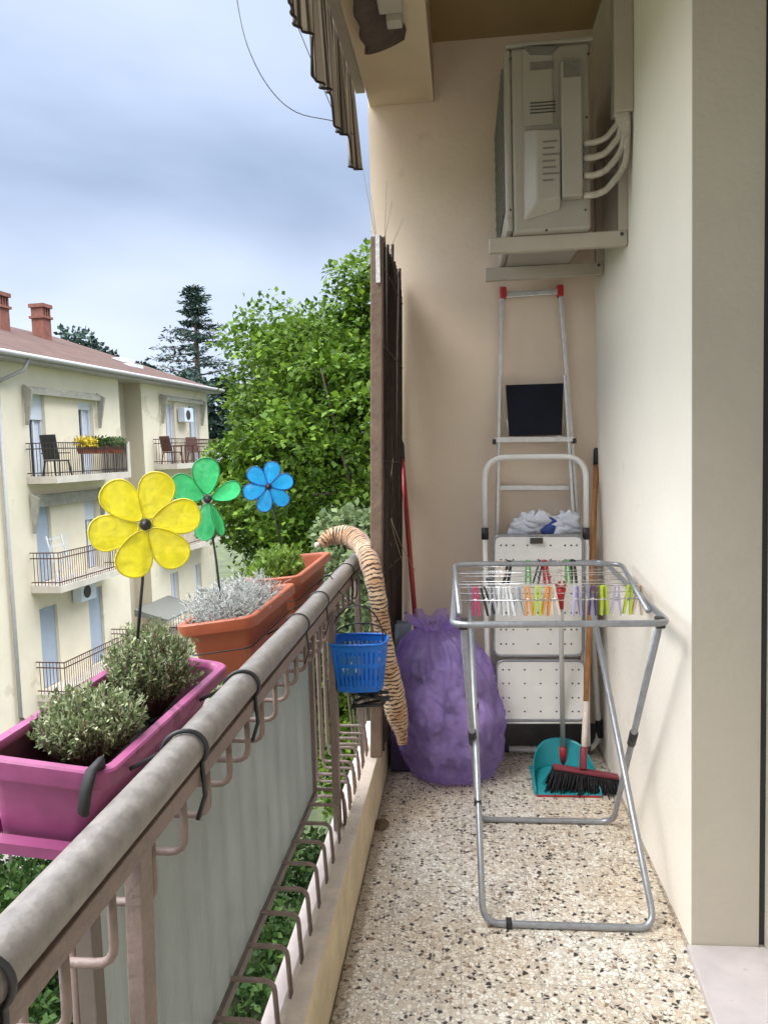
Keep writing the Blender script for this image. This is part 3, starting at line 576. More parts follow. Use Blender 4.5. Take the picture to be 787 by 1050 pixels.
# ================================================================== TIGER TAIL, BASKET
P0 = [at(329, 558, 3.18), at(338, 551, 3.20), at(350, 548.5, 3.20), at(363, 552, 3.17), at(373, 562, 3.08), at(380, 580, 2.97), at(386, 607, 2.94), at(391, 640, 2.94), at(397, 674, 2.94), at(402.5, 706, 2.94), at(406, 728, 2.94), at(409, 741, 2.94), at(411.5, 752, 2.94), at(413, 764, 2.94)]
P0r = [.020, .034, .041, .043, .041, .039, .036, .032, .033, .043, .044, .036, .022, .015]
P1 = []; r1 = []
for i in range(len(P0)-1):
    for j in range(6):
        q = j/6; a = P0[max(0, i-1)]; b_ = P0[i]; c = P0[i+1]; d = P0[min(len(P0)-1, i+2)]
        P1.append(.5*((2*b_)+(c-a)*q+(2*a-5*b_+4*c-d)*q*q+(3*b_-a-3*c+d)*q**3)); r1.append((P0r[i]*(1-q)+P0r[i+1]*q)*(1+.05*math.sin(i*9+j*2)))
P1.append(P0[-1]); r1.append(.004)
tl_ = thing('plush_tail', 'tiger striped plush tail draped over the end of the rail', 'plush toy', P0[-1])
MB().tube(P1, r1, 22, att=True).build('tail_body', M['tiger'], tl_)
fu = MB(); n_f = 5200; idx = rng.integers(0, len(P1)-2, n_f)
V = []; 
for i in idx:
    a, b_ = P1[i], P1[i+1]; d = (b_-a).normalized(); u = d.orthogonal().normalized(); v_ = d.cross(u); g = rng.random()*6.283
    nr = u*math.cos(g)+v_*math.sin(g); p = a.lerp(b_, rng.random())+nr*r1[i]*.97; tdir = (nr*.8+d*.6+Vector(rng.normal(size=3))*.25).normalized(); sd_ = tdir.cross(nr)
    if sd_.length < 1e-3: continue
    sd_ = sd_.normalized()*.0009; acc = 0
    V.append((p-sd_, p+sd_, p+tdir*.008, i))
cum = [0]
for i in range(1, len(P1)): cum.append(cum[-1]+(P1[i]-P1[i-1]).length)
for a, b_, c, i in V: fu.add([a, b_, c], [(0, 1, 2)], False, [cum[i]]*3)
fu.build('fur', M['tiger'], tl_, fixn=False)
# white muzzle-like plush tip resting on the planter
MB().lathe(at(328, 559, 3.18)+Vector((-.012, 0, 0)), [(.002, -.013), (.011, -.007), (.013, 0), (.011, .007), (.002, .013)], 14).build('tuft', M['palewood'], tl_)
bc = Vector((-.380, 2.64, .79))
bk = thing('basket', 'small blue plastic basket hanging on the inside of the railing', 'basket', bc-Vector((0, 0, .17)))
def bask(u, v):
    g = 2*math.pi*u; sq = 1/max(abs(math.cos(g)), abs(math.sin(g)))**.55; r_ = (.080+.021*v)*sq
    return bc+Vector((r_*math.cos(g), r_*.85*math.sin(g), -.168*(1-v)))
mb = MB()
nb = 40
for i in range(nb):          # slatted sides: a strip, then a slot
    for (v0, v1, full) in ((0, .12, 1), (.12, .52, 0), (.52, .60, 1), (.60, .86, 0), (.86, 1, 1)):
        w_ = 1.0 if full else .66
        u0, u1 = i/nb, (i+w_)/nb; a, b_, c, d = bask(u0, v0), bask(u1, v0), bask(u1, v1), bask(u0, v1); mb.add([a, b_, c, d], [(0, 1, 2, 3)])
mb.build('side', M['blueplastic'], bk, thick=.003)
MB().add([bask(i/nb, 0)+Vector((0, 0, .002)) for i in range(nb)], [tuple(range(nb))]).build('bottom', M['blueplastic'], bk, thick=.003)
MB().tube([bask(i/nb, 1.0) for i in range(nb)], .005, 6, closed=True).build('rim', M['blueplastic'], bk)
for yy, hh in ((-.04, .13), (.04, .05)):
    p = [bc+Vector((.092*math.cos(a), yy+.01*math.sin(a*2), hh*math.sin(a))) for a in np.linspace(0, math.pi, 14)]
    MB().tube(p, .0028, 6).build('handle', M['black'], bk)
p = [bc+Vector((0.0, -.04, .13)), bc+Vector((-.05, -.03, .17)), Vector((RX+.03, 2.62, .97)), Vector((RX, 2.62, 1.036)), Vector((RX-.04, 2.62, .99))]
tag(MB().tube(fillet(p, .03), .0022, 6).build('hook_wire', M['black'], origin=p[2]), 'black wire hook holding the blue basket to the rail', 'wire hook')
# knotted dark cord under the basket
p = [bc+Vector((.07*math.cos(k*1.3)+.03, .03*math.sin(k*2.1), -.19-.028*math.sin(k*.9)-.018)) for k in range(15)]
tag(MB().tube(p, .007, 6).build('cord', M['black'], origin=p[0]), 'tangled dark cord hanging below the blue basket', 'cord')

# ================================================================== REED SCREEN
scn = thing('screen', 'dark brown reed screen with a wooden post at the far railing corner', 'privacy screen', (-.36, 3.1, .2))
nb_, nt_, fb, ft = Vector((-.368, 3.06, .215)), Vector((-.300, 3.06, 2.27)), Vector((-.335, 3.685, .215)), Vector((-.275, 3.685, 2.235))
MB().bar((-.380, 3.03, .2135), (-.312, 3.03, 2.265), .046, .05, (0, 1, 0)).build('post', M['postwood'], scn, bevel=.004)
MB().bar((-.310, 2.9995, 2.04+.05), (-.3075, 2.9995, 2.27), .016, .006, (0, 1, 0)).build('tape', M['tape'], scn)
mb = MB()
for i in range(62):
    q = (i+.5)/62+rng.normal()*.004; a = nb_.lerp(fb, q); b_ = nt_.lerp(ft, q); off = Vector((rng.normal()*.006, rng.normal()*.004, 0)); top = rng.normal()*.025
    mid = a.lerp(b_, .5)+Vector((rng.normal()*.006, rng.normal()*.008, 0))
    mb.tube([a+off, mid, b_+Vector((rng.normal()*.005, rng.normal()*.006, top))], .0058+.002*rng.random(), 6)
mb.build('reeds', M['reed'], scn)
for z in (.5, .95, 1.4, 1.85, 2.15):
    q = (z-.215)/2.04; MB().tube([nb_.lerp(nt_, q)+Vector((.010, 0, 0)), fb.lerp(ft, q)+Vector((.010, 0, 0))], .0022, 5).build('wire', M['rustiron'], scn)
mb = MB()
for x, y, dx, dy, h_ in ((-.31, 3.06, -.03, .0, .22), (-.305, 3.1, .05, .0, .16), (-.30, 3.16, .02, 0, .26), (-.30, 3.2, .08, 0, .12), (-.31, 3.04, -.055, 0, .30)):
    mb.tube([(x, y, 2.20), (x+dx*.5, y+dy*.5, 2.24+h_*.5), (x+dx, y+dy, 2.26+h_)], [.0016, .0013, .0007], 4)
tag(mb.build('dry_twig', M['drytwig'], origin=(-.305, 3.1, 2.2)), 'thin dry stems sticking up above the reed screen', 'dry stems')
mb = MB(); 
for px0, py0, px1, py1 in ((399, 520, 412, 575), (396, 500, 401, 560), (403, 470, 398, 540), (400, 530, 425, 585)): mb.tube([at(px0, py0, 3.3), at((px0+px1)/2-2, (py0+py1)/2, 3.28), at(px1, py1, 3.3)], .0017, 4)
tag(mb.build('dry_twig', M['drytwig'], origin=at(400, 520, 3.3)), 'loose dry stems poking out of the reed screen above the bag', 'dry stems')

# ================================================================== RED POLE, BAGS
t = thing('mop_pole', 'red pole with black grip leaning on the end wall behind the bag', 'pole', at(433, 700, 3.5))
MB().tube([at(412, 470, 3.67), at(418.5, 550, 3.62), at(436, 760, 3.45)], .0115, 12).build('stick', M['redpaint'], t)
MB().tube([at(411, 452, 3.675), at(411.2, 456, 3.675), at(412.3, 474, 3.672)], [.008, .0145, .0135], 12).build('grip', M['black'], t)
bgc = Vector((-.078, 3.37, 0))
bag = thing('rubbish_bag', 'full purple plastic rubbish bag tied at the top on the floor', 'rubbish bag', bgc)
prof = [(0, .02), (.0, .14), (.02, .185), (.07, .212), (.16, .228), (.28, .236), (.40, .230), (.50, .210), (.58, .182), (.64, .14), (.675, .10), (.69, .068), (.705, .072), (.725, .095), (.745, .118)]
def bagpt(u, v):
    k = v*(len(prof)-1); i = min(int(k), len(prof)-2); q = k-i; z = prof[i][0]*(1-q)+prof[i+1][0]*q; r_ = prof[i][1]*(1-q)+prof[i+1][1]*q
    g = 2*math.pi*u; nx, ny = math.cos(g), math.sin(g)
    P_ = Vector((nx*.9, ny*.9, z*3))
    cr_ = abs(noise.noise(P_*2.0+Vector((3, 1, 2))))*.75+abs(noise.noise(P_*5.2))*.36+abs(noise.noise(P_*13))*.14
    fold = .10*math.sin(u*2*math.pi*17+3*noise.noise(P_*2))*max(0, min(1, (z-.42)/.25))
    rg_ = (1-abs(noise.noise(P_*2.6+Vector((7, 2, 5)))))**7*.040+(1-abs(noise.noise(P_*5.5+Vector((1, 9, 4)))))**7*.024+(1-abs(noise.noise(P_*12)))**6*.012
    r_ *= 1.04-.20*cr_+rg_+fold
    zz = z+.012*noise.noise(P_*4)*(1 if z > .03 else 0)+(.02*math.sin(u*40) if z > .71 else 0)
    return bgc+Vector((r_*nx-.075*(z/.74)**2, r_*ny*.92, max(.001, zz*.955)))
MB().grid(bagpt, 260, 180, closeu=True).build('bag_skin', M['bag'], bag)
mb = MB()
for i in range(26):
    g = rng.random()*6.28; rr = .125*math.sqrt(rng.random()); z = .06+.48*rng.random(); sz = .035+.035*rng.random(); c = bgc+Vector((rr*math.cos(g), rr*math.sin(g)*.9, z)); sd = rng.random()*50
    mb.grid(lambda u, v: c+Vector((math.cos(u*6.283)*math.sin(v*3.1416), math.sin(u*6.283)*math.sin(v*3.1416), math.cos(v*3.1416)))*sz*(1+.55*fnoise((u*4+sd, v*4, sd))), 10, 8, smooth=False, closeu=True)
mb.build('contents', M['rubbish'], bag)
def bb(u, v):
    g = 2*math.pi*u; r_ = (.02+.075*math.sin(min(1, v*1.15)*2.6)**.7)*(1+.3*fnoise((math.cos(g)*2, math.sin(g)*2, v*5)))
    return at(409, 700, 3.45)+Vector((r_*math.cos(g), r_*math.sin(g)*.6, -.12+.40*v))
tag(MB().grid(bb, 40, 30, closeu=True).build('plastic_bag', M['bluebag'], origin=at(409, 730, 3.45)), 'blue grey translucent bag squeezed between tiger plush and purple bag', 'plastic bag')
t = thing('filler_box', 'dark box added to fill the dark patch behind the tiger plush', 'bin', (-.27, 3.45, 0))  # box added to fill the dark patch beside the purple bag
MB().hexa(((-.36, 3.36, .001), (-.20, 3.36, .001), (-.20, 3.52, .001), (-.36, 3.52, .001)), ((-.365, 3.35, .40), (-.19, 3.35, .40), (-.19, 3.53, .40), (-.365, 3.53, .40))).build('body', mat('dark_violet_fill', (.035, .02, .07), .5), t, bevel=.01)
MB().box(-.37, -.185, 3.345, 3.535, .4005, .42).build('box_top', M['black'], t, bevel=.006)

# ================================================================== AIR CONDITIONER
A0, A1, AY, AZ0, AZ1 = .187, .477, 2.93, 2.225, 2.885
ac = thing('air_conditioner', 'beige outdoor air conditioner unit on wall brackets under the ceiling', 'air conditioner', ((A0+A1)/2, 3.3, AZ0))
MB().box(A0+.012, A1, AY, 3.64, AZ0, AZ1-.012).build('casing', M['ac'], ac, bevel=.012)
MB().box(A0-.003, A1+.012, AY-.008, 3.65, AZ1-.0115, AZ1+.004).build('top_cover', M['ac'], ac, bevel=.004)
MB().box(A0-.012, A0+.0115, AY+.0, 3.64, AZ0+.01, AZ1-.014).build('front_panel', M['ac'], ac, bevel=.008)
mb = MB()
for i in range(12): z = AZ0+.10+i*.043; mb.box(A0-.021, A0-.0125, AY+.05, 3.58, z, z+.010)
for y in np.linspace(AY+.05, 3.58, 9): mb.box(A0-.019, A0-.0127, y-.003, y+.003, AZ0+.09, AZ0+.60)
mb.build('grille', M['acgrey'], ac)
def face(px0, py0, px1, py1, d, m, name, bev=.004, base=0):
    a, b_ = at(px0, py1, AY), at(px1, py0, AY); return MB().box(a.x, b_.x, AY-d-base, AY-.0006-base, a.z, b_.z).build(name, m, ac, bevel=bev)
face(536, 48, 566, 130, .006, M['ac'], 'side_panel')
a, b_, c, d = at(537, 49, AY), at(572, 49, AY), at(564, 57, AY), at(543, 57, AY)
MB().prism([v_+Vector((0, -.0125, 0)) for v_ in (a, b_, c, d)], (0, .006, 0)).build('handle_recess', M['acgrey'], ac)
face(543, 62.5, 567, 73, .0015, M['acgrey'], 'nameplate', 0, .0061)
mb = MB()
for i in range(4): a, b_ = at(543, 106.5+i*3.4, AY), at(569, 104.8+i*3.4, AY); mb.box(a.x, b_.x, AY-.0085, AY-.0062, a.z-.002, a.z+.002)
mb.build('vent', M['acdark'], ac)
o4 = [at(536, 133, AY), at(574, 133, AY), at(574, 216, AY), at(536, 228, AY)]; i4 = [at(549, 137, AY), at(573, 137, AY), at(573, 206, AY), at(549, 210, AY)]
MB().hexa([v_+Vector((0, -.0008, 0)) for v_ in o4], [v_+Vector((0, -.042, 0)) for v_ in i4]).build('service_cover', M['ac'], ac, bevel=.006)
face(574.5, 66, 594, 206, .048, M['ac'], 'pipe_cover', .006)
face(575.5, 68, 593, 86, .002, M['acgrey'], 'cover_recess', 0, .0483)
mb = MB()
for i in range(7): a = at(555, 150+i*6.5, AY); mb.box(a.x, a.x+.05+.012*math.sin(i*4), AY-.0445, AY-.0432, a.z-.003, a.z+.003)
mb.build('sticker', M['acgrey'], ac)
mb = MB()
for px, py in ((523, 60), (523, 215), (601, 120), (600, 215), (560, 236), (603, 55)): c = at(px, py, AY); mb.lathe(c, [(.0045, -.001), (.004, .003), (.001, .0035)], 8, (0, -1, 0))
mb.build('screw', M['acdark'], ac)
for yb, lab in ((2.985, 'nearer painted steel wall bracket under the air conditioner'), (3.47, 'farther painted steel wall bracket under the air conditioner')):
    t = thing('wall_bracket', lab, 'bracket', (.6, yb, 2.2), 'brackets carrying the air conditioner')
    MB().box(.112, .612, yb-.018, yb+.018, 2.170, 2.2235).build('arm', M['pvc'], t, bevel=.003)
    MB().box(.580, .6145, yb-.018, yb+.018, 2.2238, 2.64).build('upright', M['pvc'], t, bevel=.003)
    MB().lathe((.592, yb-.018, 2.21), [(.007, 0), (.006, .004), (.001, .005)], 8, (0, -1, 0)).build('bolt', M['acdark'], t)
t = thing('trunking', 'cream plastic pipe trunking running up the side wall to the ceiling', 'pipe trunking', (.58, 2.9, 2.6))
MB().box(.548, .6145, 2.86, 2.935, 2.60, 3.299).build('cover', M['pvc'], t, bevel=.005)
for k, (y0, y1) in enumerate(((150, 0), (165, 1), (183, 2), (203, 3))):
    s_ = at(597, y0, 2.93); s_ = Vector((s_.x, 2.90, s_.z)); ex = .594-.010*(3-k)
    p = [s_, s_+Vector((.035, 0, -.001)), s_+Vector((.075, -.002, .010)), Vector((ex, 2.895, s_.z+.055+.012*k)), Vector((ex+.002, 2.893-.006*k, 2.585)), Vector((ex-.006, 2.893, 2.625))]
    MB().tube(fillet(p, .05, 5), .0115 if k else .0105, 10).build('pipe', M['pipe'], t)

# ================================================================== ALUMINIUM LADDER
def seg(mb, a, b_, Y0, Y1, wd, th): mb.bar(at(*a, Y0), at(*b_, Y1), wd, th, (0, 1, 0))
YT, YB = 3.66, 3.60
al = thing('stepladder', 'tall aluminium stepladder with red end caps leaning on the wall', 'ladder', at(550, 760, YB))
mb = MB(); seg(mb, (514.5, 306), (509, 545), YT, YT-.02, .019, .03); seg(mb, (509, 545), (505, 765), YT-.021, YB, .019, .03); mb.build('stile', M['alu'], al, bevel=.003)
mb = MB(); seg(mb, (574.5, 304), (593, 545), YT, YT-.02, .019, .03); seg(mb, (593, 545), (603, 766), YT-.021, YB, .019, .03); mb.build('stile', M['alu'], al, bevel=.003)
mb = MB(); seg(mb, (512, 386), (508, 640), 3.615, 3.60, .014, .022); seg(mb, (508, 640), (508, 767), 3.599, 3.56, .014, .022); mb.build('rear_leg', M['alu'], al, bevel=.003)
mb = MB(); seg(mb, (578.5, 384), (594, 640), 3.615, 3.60, .014, .022); seg(mb, (594, 640), (601, 768), 3.599, 3.56, .014, .022); mb.build('rear_leg', M['alu'], al, bevel=.003)
for (a, b_), nm, th in ((((516, 303), (573, 299)), 'top_bar', .03), (((510, 500), (589, 500)), 'rung', .032), (((511, 451), (587, 450)), 'rung', .026), (((508, 610), (596, 610)), 'rung', .03)):
    MB().bar(at(*a, YT-.002), at(*b_, YT-.002), .024, th*.8, (0, 0, 1)).build(nm, M['alu'], al, bevel=.003)
for p in ((515.5, 300.5), (573.8, 298.5)):
    c = at(*p, YT); MB().box(c.x-.0145, c.x+.0145, YT-.022, YT+.022, c.z-.026, c.z+.026).build('end_cap', M['red'], al, bevel=.005)
pl = [at(518, 395, 3.628), at(577, 393, 3.628), at(575.5, 446, 3.60), at(521.5, 447.5, 3.60)]
MB().prism(pl, (0, -.012, 0)).build('platform', M['blackpanel'], al, bevel=.002)
tr = MB(); tr.bar(at(507, 451, 3.60), at(588, 450, 3.60), .014, .022, (0, 0, 1)); tr.bar(at(519, 430, 3.604), at(524, 452, 3.59), .006, .006, (0, 1, 0)); tr.bar(at(577, 430, 3.604), at(571, 452, 3.59), .006, .006, (0, 1, 0)); tr.build('tray_frame', M['alu'], al)
for c in (at(506.5, 453, 3.60), at(588.5, 452, 3.60)): MB().box(c.x-.008, c.x+.008, c.y-.012, c.y+.012, c.z-.012, c.z+.012).build('joint', M['black'], al, bevel=.002)

# ================================================================== WHITE STEPLADDER
WL = 3.50
wl = thing('stepladder', 'white folding stepladder with perforated steps and rounded top hoop', 'ladder', at(560, 770, WL))
hp = [at(497, 545, WL), at(497.2, 474, WL+.03), at(503, 470.5, WL+.03), at(596, 469, WL+.03), at(600.2, 474, WL+.03), at(600.5, 545, WL)]
MB().tube(fillet([at(497, 545, WL), at(496.5, 469, WL+.03), at(600.5, 468, WL+.03), at(600.5, 545, WL)], .10, 8), .0125, 12).build('hoop', M['whitemetal'], wl)
for a, b_ in (((497, 545), (501, 770)), ((600.5, 545), (602, 772))):
    MB().tube([at(*a, WL), at(*b_, 3.42)], .0125, 12).build('stile', M['whitemetal'], wl)
    c0, c1 = at(a[0], 541, WL), at(a[0], 553, WL); MB().tube([c0, c1], .0165, 12).build('collar', M['black'], wl)
    c0, c1 = at(b_[0], b_[1]-7, 3.422), at(b_[0], b_[1]+1, 3.418); MB().tube([c0, c1], .0155, 12).build('rubber_foot', M['rubber'], wl)
MB().tube(fillet([at(606, 560, 3.545), at(608, 660, 3.56), at(615, 772, 3.585), at(520, 768, 3.585)], .12, 8), .0125, 12).build('rear_leg', M['whitemetal'], wl)
MB().tube([at(613.5, 738, 3.578), at(614.5, 756, 3.582)], .0165, 10).build('clip', M['rubber'], wl)
MB().tube([at(521.5, 768, 3.585), at(516.5, 768, 3.585)], .016, 10).build('rubber_foot', M['rubber'], wl)
def plate(c4, Y0, Y1, holes, name):
    (x0, y0), (x1, y1) = c4; a, b_, c, d = at(x0, y1, Y1), at(x1, y1, Y1), at(x1, y0, Y0), at(x0, y0, Y0)
    p = MB().prism(fillet([a, b_, c, d], .03, 4, closed=True), (0, -.010, 0)).build(name, M['whitemetal'], wl, bevel=.002)
    MB().tube(fillet([v_+Vector((0, -.006, 0)) for v_ in (a, b_, c, d)], .035, 4, closed=True), .0075, 8, closed=True).build('edge_tube', M['steel'], p)
    h = MB()
    for u, v in holes:
        q = a.lerp(b_, u).lerp(d.lerp(c, u), v)+Vector((0, -.0106, 0)); h.lathe(q, [(.0042, 0), (.0042, .0008), (.0005, .0009)], 8, (0, -1, 0))
    h.build('holes', M['acdark'], p); return p
hs = [(u, v) for v in (.10, .22, .36, .52, .66, .8, .92) for u in (.08, .14, .22, .38, .50, .64, .80, .87, .93)]
hs = [h for i, h in enumerate(hs) if (i*7) % 5 not in (1,)]
p = plate(((506, 549), (597, 672)), 3.482, 3.455, hs, 'step')
c = at(549.5, 554, 3.47); MB().box(c.x-.028, c.x+.028, c.y-.013, c.y-.0106, c.z-.014, c.z+.012).build('handle_slot', M['acdark'], p)
plate(((509, 677), (599, 738)), 3.455, 3.43, [(u, v) for v in (.15, .38, .62, .85) for u in (.07, .14, .32, .5, .68, .86, .93)], 'step')
MB().tube([at(498, 594, 3.47), at(600, 594, 3.47)], .007, 8).build('crossbar', M['steel'], wl)
MB().tube([at(501, 741, 3.425), at(601, 741, 3.425)], .0065, 8).build('crossbar', M['whitemetal'], wl)
# bundle of cloth hanging between the ladders
t = thing('laundry_bundle', 'bundle of pale and navy cloth tucked behind the white ladder', 'cloth bundle', at(555, 545, 3.55))
mb = MB(); mb2 = MB()
for i in range(16):
    c = at(532+i*3.6, 539+5*math.sin(i*1.7), 3.55); sd = i*3.1; sz = .030+.012*math.sin(i*2.3)
    tgt = mb2 if i in (8, 9) else mb
    tgt.grid(lambda u, v: c+Vector((math.cos(u*6.283)*math.sin(v*3.1416)*1.3, math.sin(u*6.283)*math.sin(v*3.1416)*.7, math.cos(v*3.1416)))*sz*(1+.8*fnoise((u*5+sd, v*6, sd))), 18, 12, closeu=True)
mb.build('pale_cloth', M['clothpale'], t); mb2.build('navy_cloth', M['clothblue'], t)

# ================================================================== BROOM, DUSTPAN
t = thing('dustpan', 'turquoise dustpan with tall grey handle on the floor', 'dustpan', (.41, 3.35, 0))
b0, b1 = at(549, 817, 3.14), at(617, 820, 3.14); x0, x1 = b0.x, b1.x; xm = (x0+x1)/2
mb = MB()
mb.add([(x0, 3.14, .004), (x1, 3.14, .004), (x1+.005, 3.42, .012), (x0-.005, 3.42, .012)], [(0, 1, 2, 3)])
mb.build('tray', M['turq'], t, thick=.004)
def hood(u, v):
    g = math.pi*u; xx = xm-(x1-x0)/2*1.03*math.cos(g)*(1-.05*v); bk_ = math.sin(g)**.45
    h_ = .045+.075*math.sin(g)**.6
    return Vector((xx, 3.145+.28*bk_+.04*v*bk_, .008+h_*v*(.25+.75*min(1, bk_*1.1))))
MB().grid(hood, 40, 10).build('hood', M['turq'], t, thick=.004)
MB().bar((x0+.004, 3.137, .004), (x1-.004, 3.137, .004), .006, .007).build('lip', M['redpaint'], t)
hb, ht = at(577, 783, 3.44), at(574.5, 606, 3.36)
MB().tube([hb.lerp(ht, .09), ht], .0105, 12).build('handle', M['greystick'], t)
MB().tube([hb, hb.lerp(ht, .10)], .0155, 12).build('socket', M['red'], t)
g = MB(); a = at(574.5, 624, 3.365); b_ = at(575, 595, 3.355)
g.tube([a, a.lerp(b_, .4), a.lerp(b_, .72)], [.0125, .0145, .022], 12); g.build('grip', M['red'], t)
g = MB(); c = a.lerp(b_, .85); g.tube(arc(c, .020, 0, 2*math.pi*.96, 18, (1, 0, 0), (0, 0, .55)), .006, 8); g.build('hanging_loop', M['red'], t)
t = thing('broom', 'broom with orange wooden stick and black bristles in the dustpan', 'broom', (.47, 3.2, 0))
ps, pe = at(611, 475, 3.66), at(597.5, 786, 3.22)
MB().tube([ps, ps.lerp(pe, .80)], .0118, 12).build('stick', M['wood'], t)
MB().tube([ps.lerp(pe, .801), pe], .0116, 12).build('stick_end', M['palewood'], t)
MB().tube([at(611.6, 459, 3.665), at(611.5, 461, 3.665), ps.lerp(pe, .005)], [.008, .0145, .0140], 12).build('end_cap', M['black'], t)
h = MB(); a, b_ = at(567, 786, 3.22), at(634, 797, 3.22)
h.bar(a, b_, .04, .014); h.tube([pe.lerp(ps, .06), pe+Vector((0, 0, -.012))], .016, 12); h.build('head', M['maroon'], t, bevel=.004)
br_ = MB(); d = (b_-a)
for i in range(900):
    q = rng.random(); y = rng.normal()*.013; p0 = a+d*q+Vector((0, y, -.01)); sp_ = (q-.5)*.05
    p1 = p0+Vector((sp_+rng.normal()*.008-.012, y*1.6-.012+rng.normal()*.006, -.085-.012*rng.random()))
    p1.z = max(p1.z, .004); br_.tube([p0, p1], [.0026, .0016], 3)
br_.bar(a+Vector((-.01, 0, -.04)), b_+Vector((0, 0, -.04)), .034, .07)
br_.build('bristles', M['bristle'], t, fixn=False)

# ================================================================== DRYING RACK
rk = thing('drying_rack', 'folding grey metal clothes drying rack with pegs on its wires', 'drying rack', (.28, 2.6, 0))
ZR = .95; L0, R0_, F0, B0 = -.042, .552, 2.165, 3.32
MB().tube(fillet([(L0, F0, ZR), (R0_, F0, ZR), (R0_+.03, B0, ZR), (L0, B0, ZR)], .05, 6, closed=True), .0095, 12, closed=True).build('top_frame', M['steel'], rk)
MB().tube(fillet([(L0+.02, 2.30, ZR+.002), (L0-.002, 2.93, 1.008), (.575, 2.93, 1.0), (R0_-.02, 2.32, ZR+.002)], .05, 5), .0085, 10).build('wing_frame', M['steel'], rk)
for k, y in enumerate(np.linspace(2.52, 3.24, 7)):
    MB().tube([(L0, y, ZR), (.25, y, ZR-.004), (R0_+.004+.03*(y-F0)/1.15, y, ZR)], .0014, 6).build('wire', M['chrome'], rk)
MB().tube([(L0+.01, 2.62, .985), (.565, 2.62, .982)], .0014, 6).build('wire', M['chrome'], rk)
MB().tube([(L0+.01, 2.78, .997), (.57, 2.78, .993)], .0014, 6).build('wire', M['chrome'], rk)
tA = at(602, 622, 2.86)
MB().tube(fillet([(.012, 2.86, .94), (.026, 2.25, .0105), (.533, 2.25, .0105), (tA.x, 2.86, .94)], .055, 6), .0105, 12).build('leg', M['steel'], rk)
MB().tube(fillet([(-.012, 2.20, .94), (.027, 2.91, .0105), (.534, 2.91, .0105), (.535, 2.20, .94)], .055, 6), .0105, 12).build('leg', M['steel'], rk)
for x in (-.012, .535):
    MB().box(x-.013, x+.013, 2.180, 2.212, .930, .962).build('corner_joint', M['black'], rk, bevel=.005)
for p, q in (((-.012, 2.20, .94), (.027, 2.91, .0105)), ((.535, 2.20, .94), (.534, 2.91, .0105))):
    a, b_ = Vector(p).lerp(Vector(q), .47), Vector(p).lerp(Vector(q), .53); MB().tube([a, b_], .0140, 10).build('hinge', M['black'], rk)
MB().box(.095, .113, 2.236, 2.264, .001, .024).build('foot', M['black'], rk, bevel=.002)
for z, y in ((.30, 2.442), (.56, 2.62)): MB().box(.008, .032, y-.012, y+.012, z-.009, z+.009).build('clip', M['black'], rk, bevel=.002)

pc = {'hot pink': (.62, .03, .16), 'black': (.02, .02, .02), 'grey': (.42, .44, .48), 'white': (.72, .74, .76), 'orange': (.72, .27, .03), 'lime green': (.48, .62, .03), 'lilac': (.42, .38, .55), 'dark purple': (.06, .03, .12), 'pale wooden': (.60, .46, .34), 'green': (.10, .34, .08), 'red': (.50, .03, .04), 'cream': (.68, .58, .48)}
pm = {k: mat('peg_'+k.replace(' ', '_'), v, .4, var=.06) for k, v in pc.items()}
def peg(colour, x, y, z, lean, spread, label, yaw=0):
    root = thing('clothes_peg', label, 'clothes peg', (x, y, z), 'clothes pegs clipped on the rack wires')
    ca, sa = math.cos(lean), math.sin(lean); cy_, sy_ = math.cos(yaw), math.sin(yaw)
    def xf(p):
        p = Vector((p.x*1.6, p.y*1.5, p.z*1.06)); X = p.x*ca-p.z*sa; Z = p.x*sa+p.z*ca; return Vector((x+X*cy_-p.y*sy_, y+X*sy_+p.y*cy_, z+Z))
    for s_ in (-1, 1):
        prof = [(s_*.0012, .022), (s_*.0052, .020), (s_*.0062, 0), (s_*(.0072+spread*.3), -.03), (s_*(.0075+spread), -.072), (s_*(.0035+spread), -.074), (s_*(.0020+spread*.4), -.035), (s_*.0022, -.012), (s_*.0028, .004)]
        MB(xf).prism([(a, -.0055, c) for a, c in prof], (0, .011, 0)).build('jaw', pm[colour], root, bevel=.0008)
    MB(xf).tube([(.0085*math.cos(g), -.0075+.015*g/18.9, -.022+.0045*math.sin(g)) for g in np.linspace(0, 18.85, 22)], .0009, 4).build('spring', M['chrome'], root)
YP = 2.625
def pegx(px, Y): return at(px, 610, Y).x
front = [(487, 'hot pink', .03, .001, 'hot pink peg at the left end of the front line'), (496.5, 'black', .28, .002, 'black peg leaning beside the hot pink one on the front line'),
         (504.5, 'grey', .05, .003, 'grey peg between the black peg and the first white peg'), (513, 'white', -.03, .001, 'white peg standing straight, left of the two white ones'),
         (521.5, 'white', .14, .001, 'white peg leaning a little, right of the two white ones'), (531.5, 'grey', .0, .007, 'wide open grey peg between the white and orange pegs'),
         (540.5, 'orange', .08, .001, 'orange peg left of the lime peg in the middle of the front line'), (551, 'lime green', -.04, .001, 'lime green peg between two orange pegs'),
         (561.5, 'orange', -.14, .001, 'orange peg between the lime peg and the red dustpan grip'), (567, 'cream', .12, .002, 'cream peg partly hidden by the red dustpan grip'), (591, 'lilac', .0, .003, 'lilac peg right of the red dustpan grip'),
         (607.5, 'dark purple', -.02, .0015, 'dark purple peg beside the wooden broom stick'), (618.5, 'lime green', .03, .0015, 'lime green peg left of the lilac peg near the wall'),
         (632, 'lilac', -.05, .005, 'lilac peg between two lime pegs near the wall'), (645, 'lime green', -.12, .0015, 'lime green peg right of the lilac peg near the wall'), (655, 'pale wooden', -.1, .004, 'pale peg at the right end nearest the wall')]
for i, (px, c, ln, spd, lab) in enumerate(front): peg(c, pegx(px, YP), YP, .952, ln, spd, lab, yaw=.25*math.sin(i*2.7))
